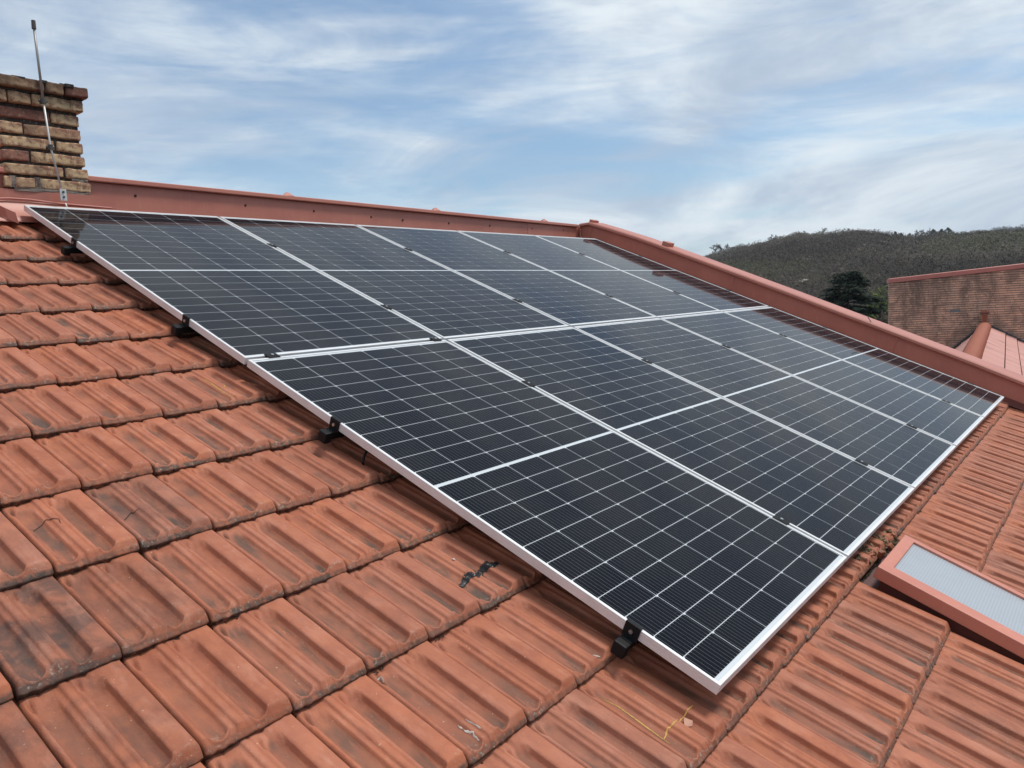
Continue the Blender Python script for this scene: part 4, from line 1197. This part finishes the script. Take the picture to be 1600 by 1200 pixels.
mk('twig', [(194, 813), (204, 802), (210, 800), (217, 795)], .0026, M_TWIG, 'short dark twig on the tile with the black burn stain', 'twig', lift=.0022)
def splat(pxs, wd, n, m, label):
    P = [UV(*q) for q in pxs]; vs = []; fs = []
    for i in range(n):
        k = random.random()*(len(P)-1); a = int(k); f = k-a; u = P[a][0]+(P[a+1][0]-P[a][0])*f; v = P[a][1]+(P[a+1][1]-P[a][1])*f
        wv = wd*(.35+.65*math.sin(math.pi*min(.95, max(.05, k/(len(P)-1))))); g = random.gauss(0, .62)
        u += random.gauss(0, 1)*.003; v += g*wv; r = random.uniform(.0022, .0055)*(1.2-min(.95, abs(g)*.8))
        o = len(vs); a0 = random.uniform(0, 6)
        for q in range(5):
            uu = u+r*math.cos(a0+q*1.257)*random.uniform(.6, 1.5); vv = v+r*math.sin(a0+q*1.257)*random.uniform(.6, 1.2); vs.append((uu, -vv, -surf(uu, vv)+.0012+random.random()*.0014))
        vs.append((u, -v, -surf(u, v)+.0034)); fs += [(o+q, o+(q+1) % 5, o+5) for q in range(5)]
    g = MB(); g.add(vs, fs); o = g.build('tar_smear', m); o.rotation_euler = (TH, 0, 0); tag(o, label, 'tar smear')
splat([(722, 917), (727, 906), (733, 900), (744, 899), (752, 893), (762, 888), (770, 884), (780, 881)], .017, 520, M_TAR, 'ragged black tar smear on a tile beside the array edge')
mk('tar_smear', [(716, 914), (724, 914), (729, 910)], .004, M_TAR, 'tiny black tar drip left of the big smear', 'tar smear', rag=.6)
mk('foam_line', [(943, 1094), (965, 1104), (990, 1122), (1020, 1144), (1046, 1163)], .0042, M_FOAM, 'long thin yellow glue line on the tile below the array corner', 'glue line', rag=.4)
mk('foam_line', [(1037, 1156), (1044, 1139), (1052, 1130), (1060, 1128)], .0045, M_FOAM, 'short yellow glue zigzag joining the long yellow line', 'glue line', rag=.7)
mk('foam_line', [(1061, 1128), (1068, 1115), (1074, 1110), (1082, 1103)], .0045, M_FOAM, 'upper broken stroke of yellow glue beside the tile chip', 'glue line', rag=.8)
mk('foam_line', [(316, 592), (330, 600), (345, 610), (357, 619), (368, 625)], .0035, M_FOAM, 'faint yellow line on the tile close to the array row gap', 'glue line', rag=.7)
mk('foam_line', [(344, 609), (350, 606), (352, 602)], .0030, M_FOAM, 'tiny yellow tick on the faint yellow line', 'glue line', rag=.6)
mk('paint_scratch', [(588, 1060), (594, 1063), (600, 1067)], .0035, M_LIMEW, 'small white scratch on the tile left of the long white scratches', 'scratch', rag=.6)
mk('paint_scratch', [(716, 1131), (728, 1140), (738, 1147), (748, 1158)], .0035, M_LIMEW, 'longer of the two white scratches low in the foreground', 'scratch', rag=.8)
mk('paint_scratch', [(727, 1125), (738, 1132), (750, 1141)], .0030, M_LIMEW, 'upper white scratch just above the longer one', 'scratch', rag=.8)
def chip(x, y, r, m, label, cat, name, h=.004):
    u, v = UV(x, y); g = MB(); n = 9; w = surf(u, v); vs = [(0, 0, h)]
    for i in range(n):
        a = 6.283*i/n; q = r*random.uniform(.7, 1.2); vs.append((q*math.cos(a), q*math.sin(a)*.7, h*.75)); 
    for i in range(n): p = vs[1+i]; vs.append((p[0]*1.08, p[1]*1.08, -.001))
    g.add(vs, [(0, 1+i, 1+(i+1) % n) for i in range(n)]+[(1+i, 1+n+i, 1+n+(i+1) % n, 1+(i+1) % n) for i in range(n)])
    o = g.build(name, m, loc=W(u, v, w-.0005)); o.rotation_euler = (TH, 0, random.uniform(0, 3)); tag(o, label, cat); return o
chip(709, 874, .0065, M_LIMEW, 'small round white dropping on the tile above the tar smear', 'dropping', 'bird_dropping', .002)
chip(932, 1025, .010, M_GREYL if 'M_GREYL' in globals() else M_LIMEW, 'grey white lichen rosette by the lowest rail end', 'lichen', 'lichen_spot', .0012)
M_CHIP, *_ = mat('pinkish_chip', (.52, .28, .20), .8)
def tilechip():
    u, v = UV(1073, 1134); w = surf(u, v)
    g = MB().add([(-.016, .004, .002), (.010, .014, .010), (.018, -.008, .009), (.006, -.012, .003), (-.014, .002, -.001), (.010, .012, .004), (.017, -.008, .003), (.006, -.012, -.002)],
                 [(0, 3, 2, 1), (4, 5, 6, 7), (0, 1, 5, 4), (1, 2, 6, 5), (2, 3, 7, 6), (3, 0, 4, 7)])
    o = g.build('tile_chip', M_CHIP, loc=W(u, v, w-.001)); o.rotation_euler = (TH, 0, .2); tag(o, 'small pink wedge shaped tile chip lying next to the yellow glue', 'tile chip')
tilechip()
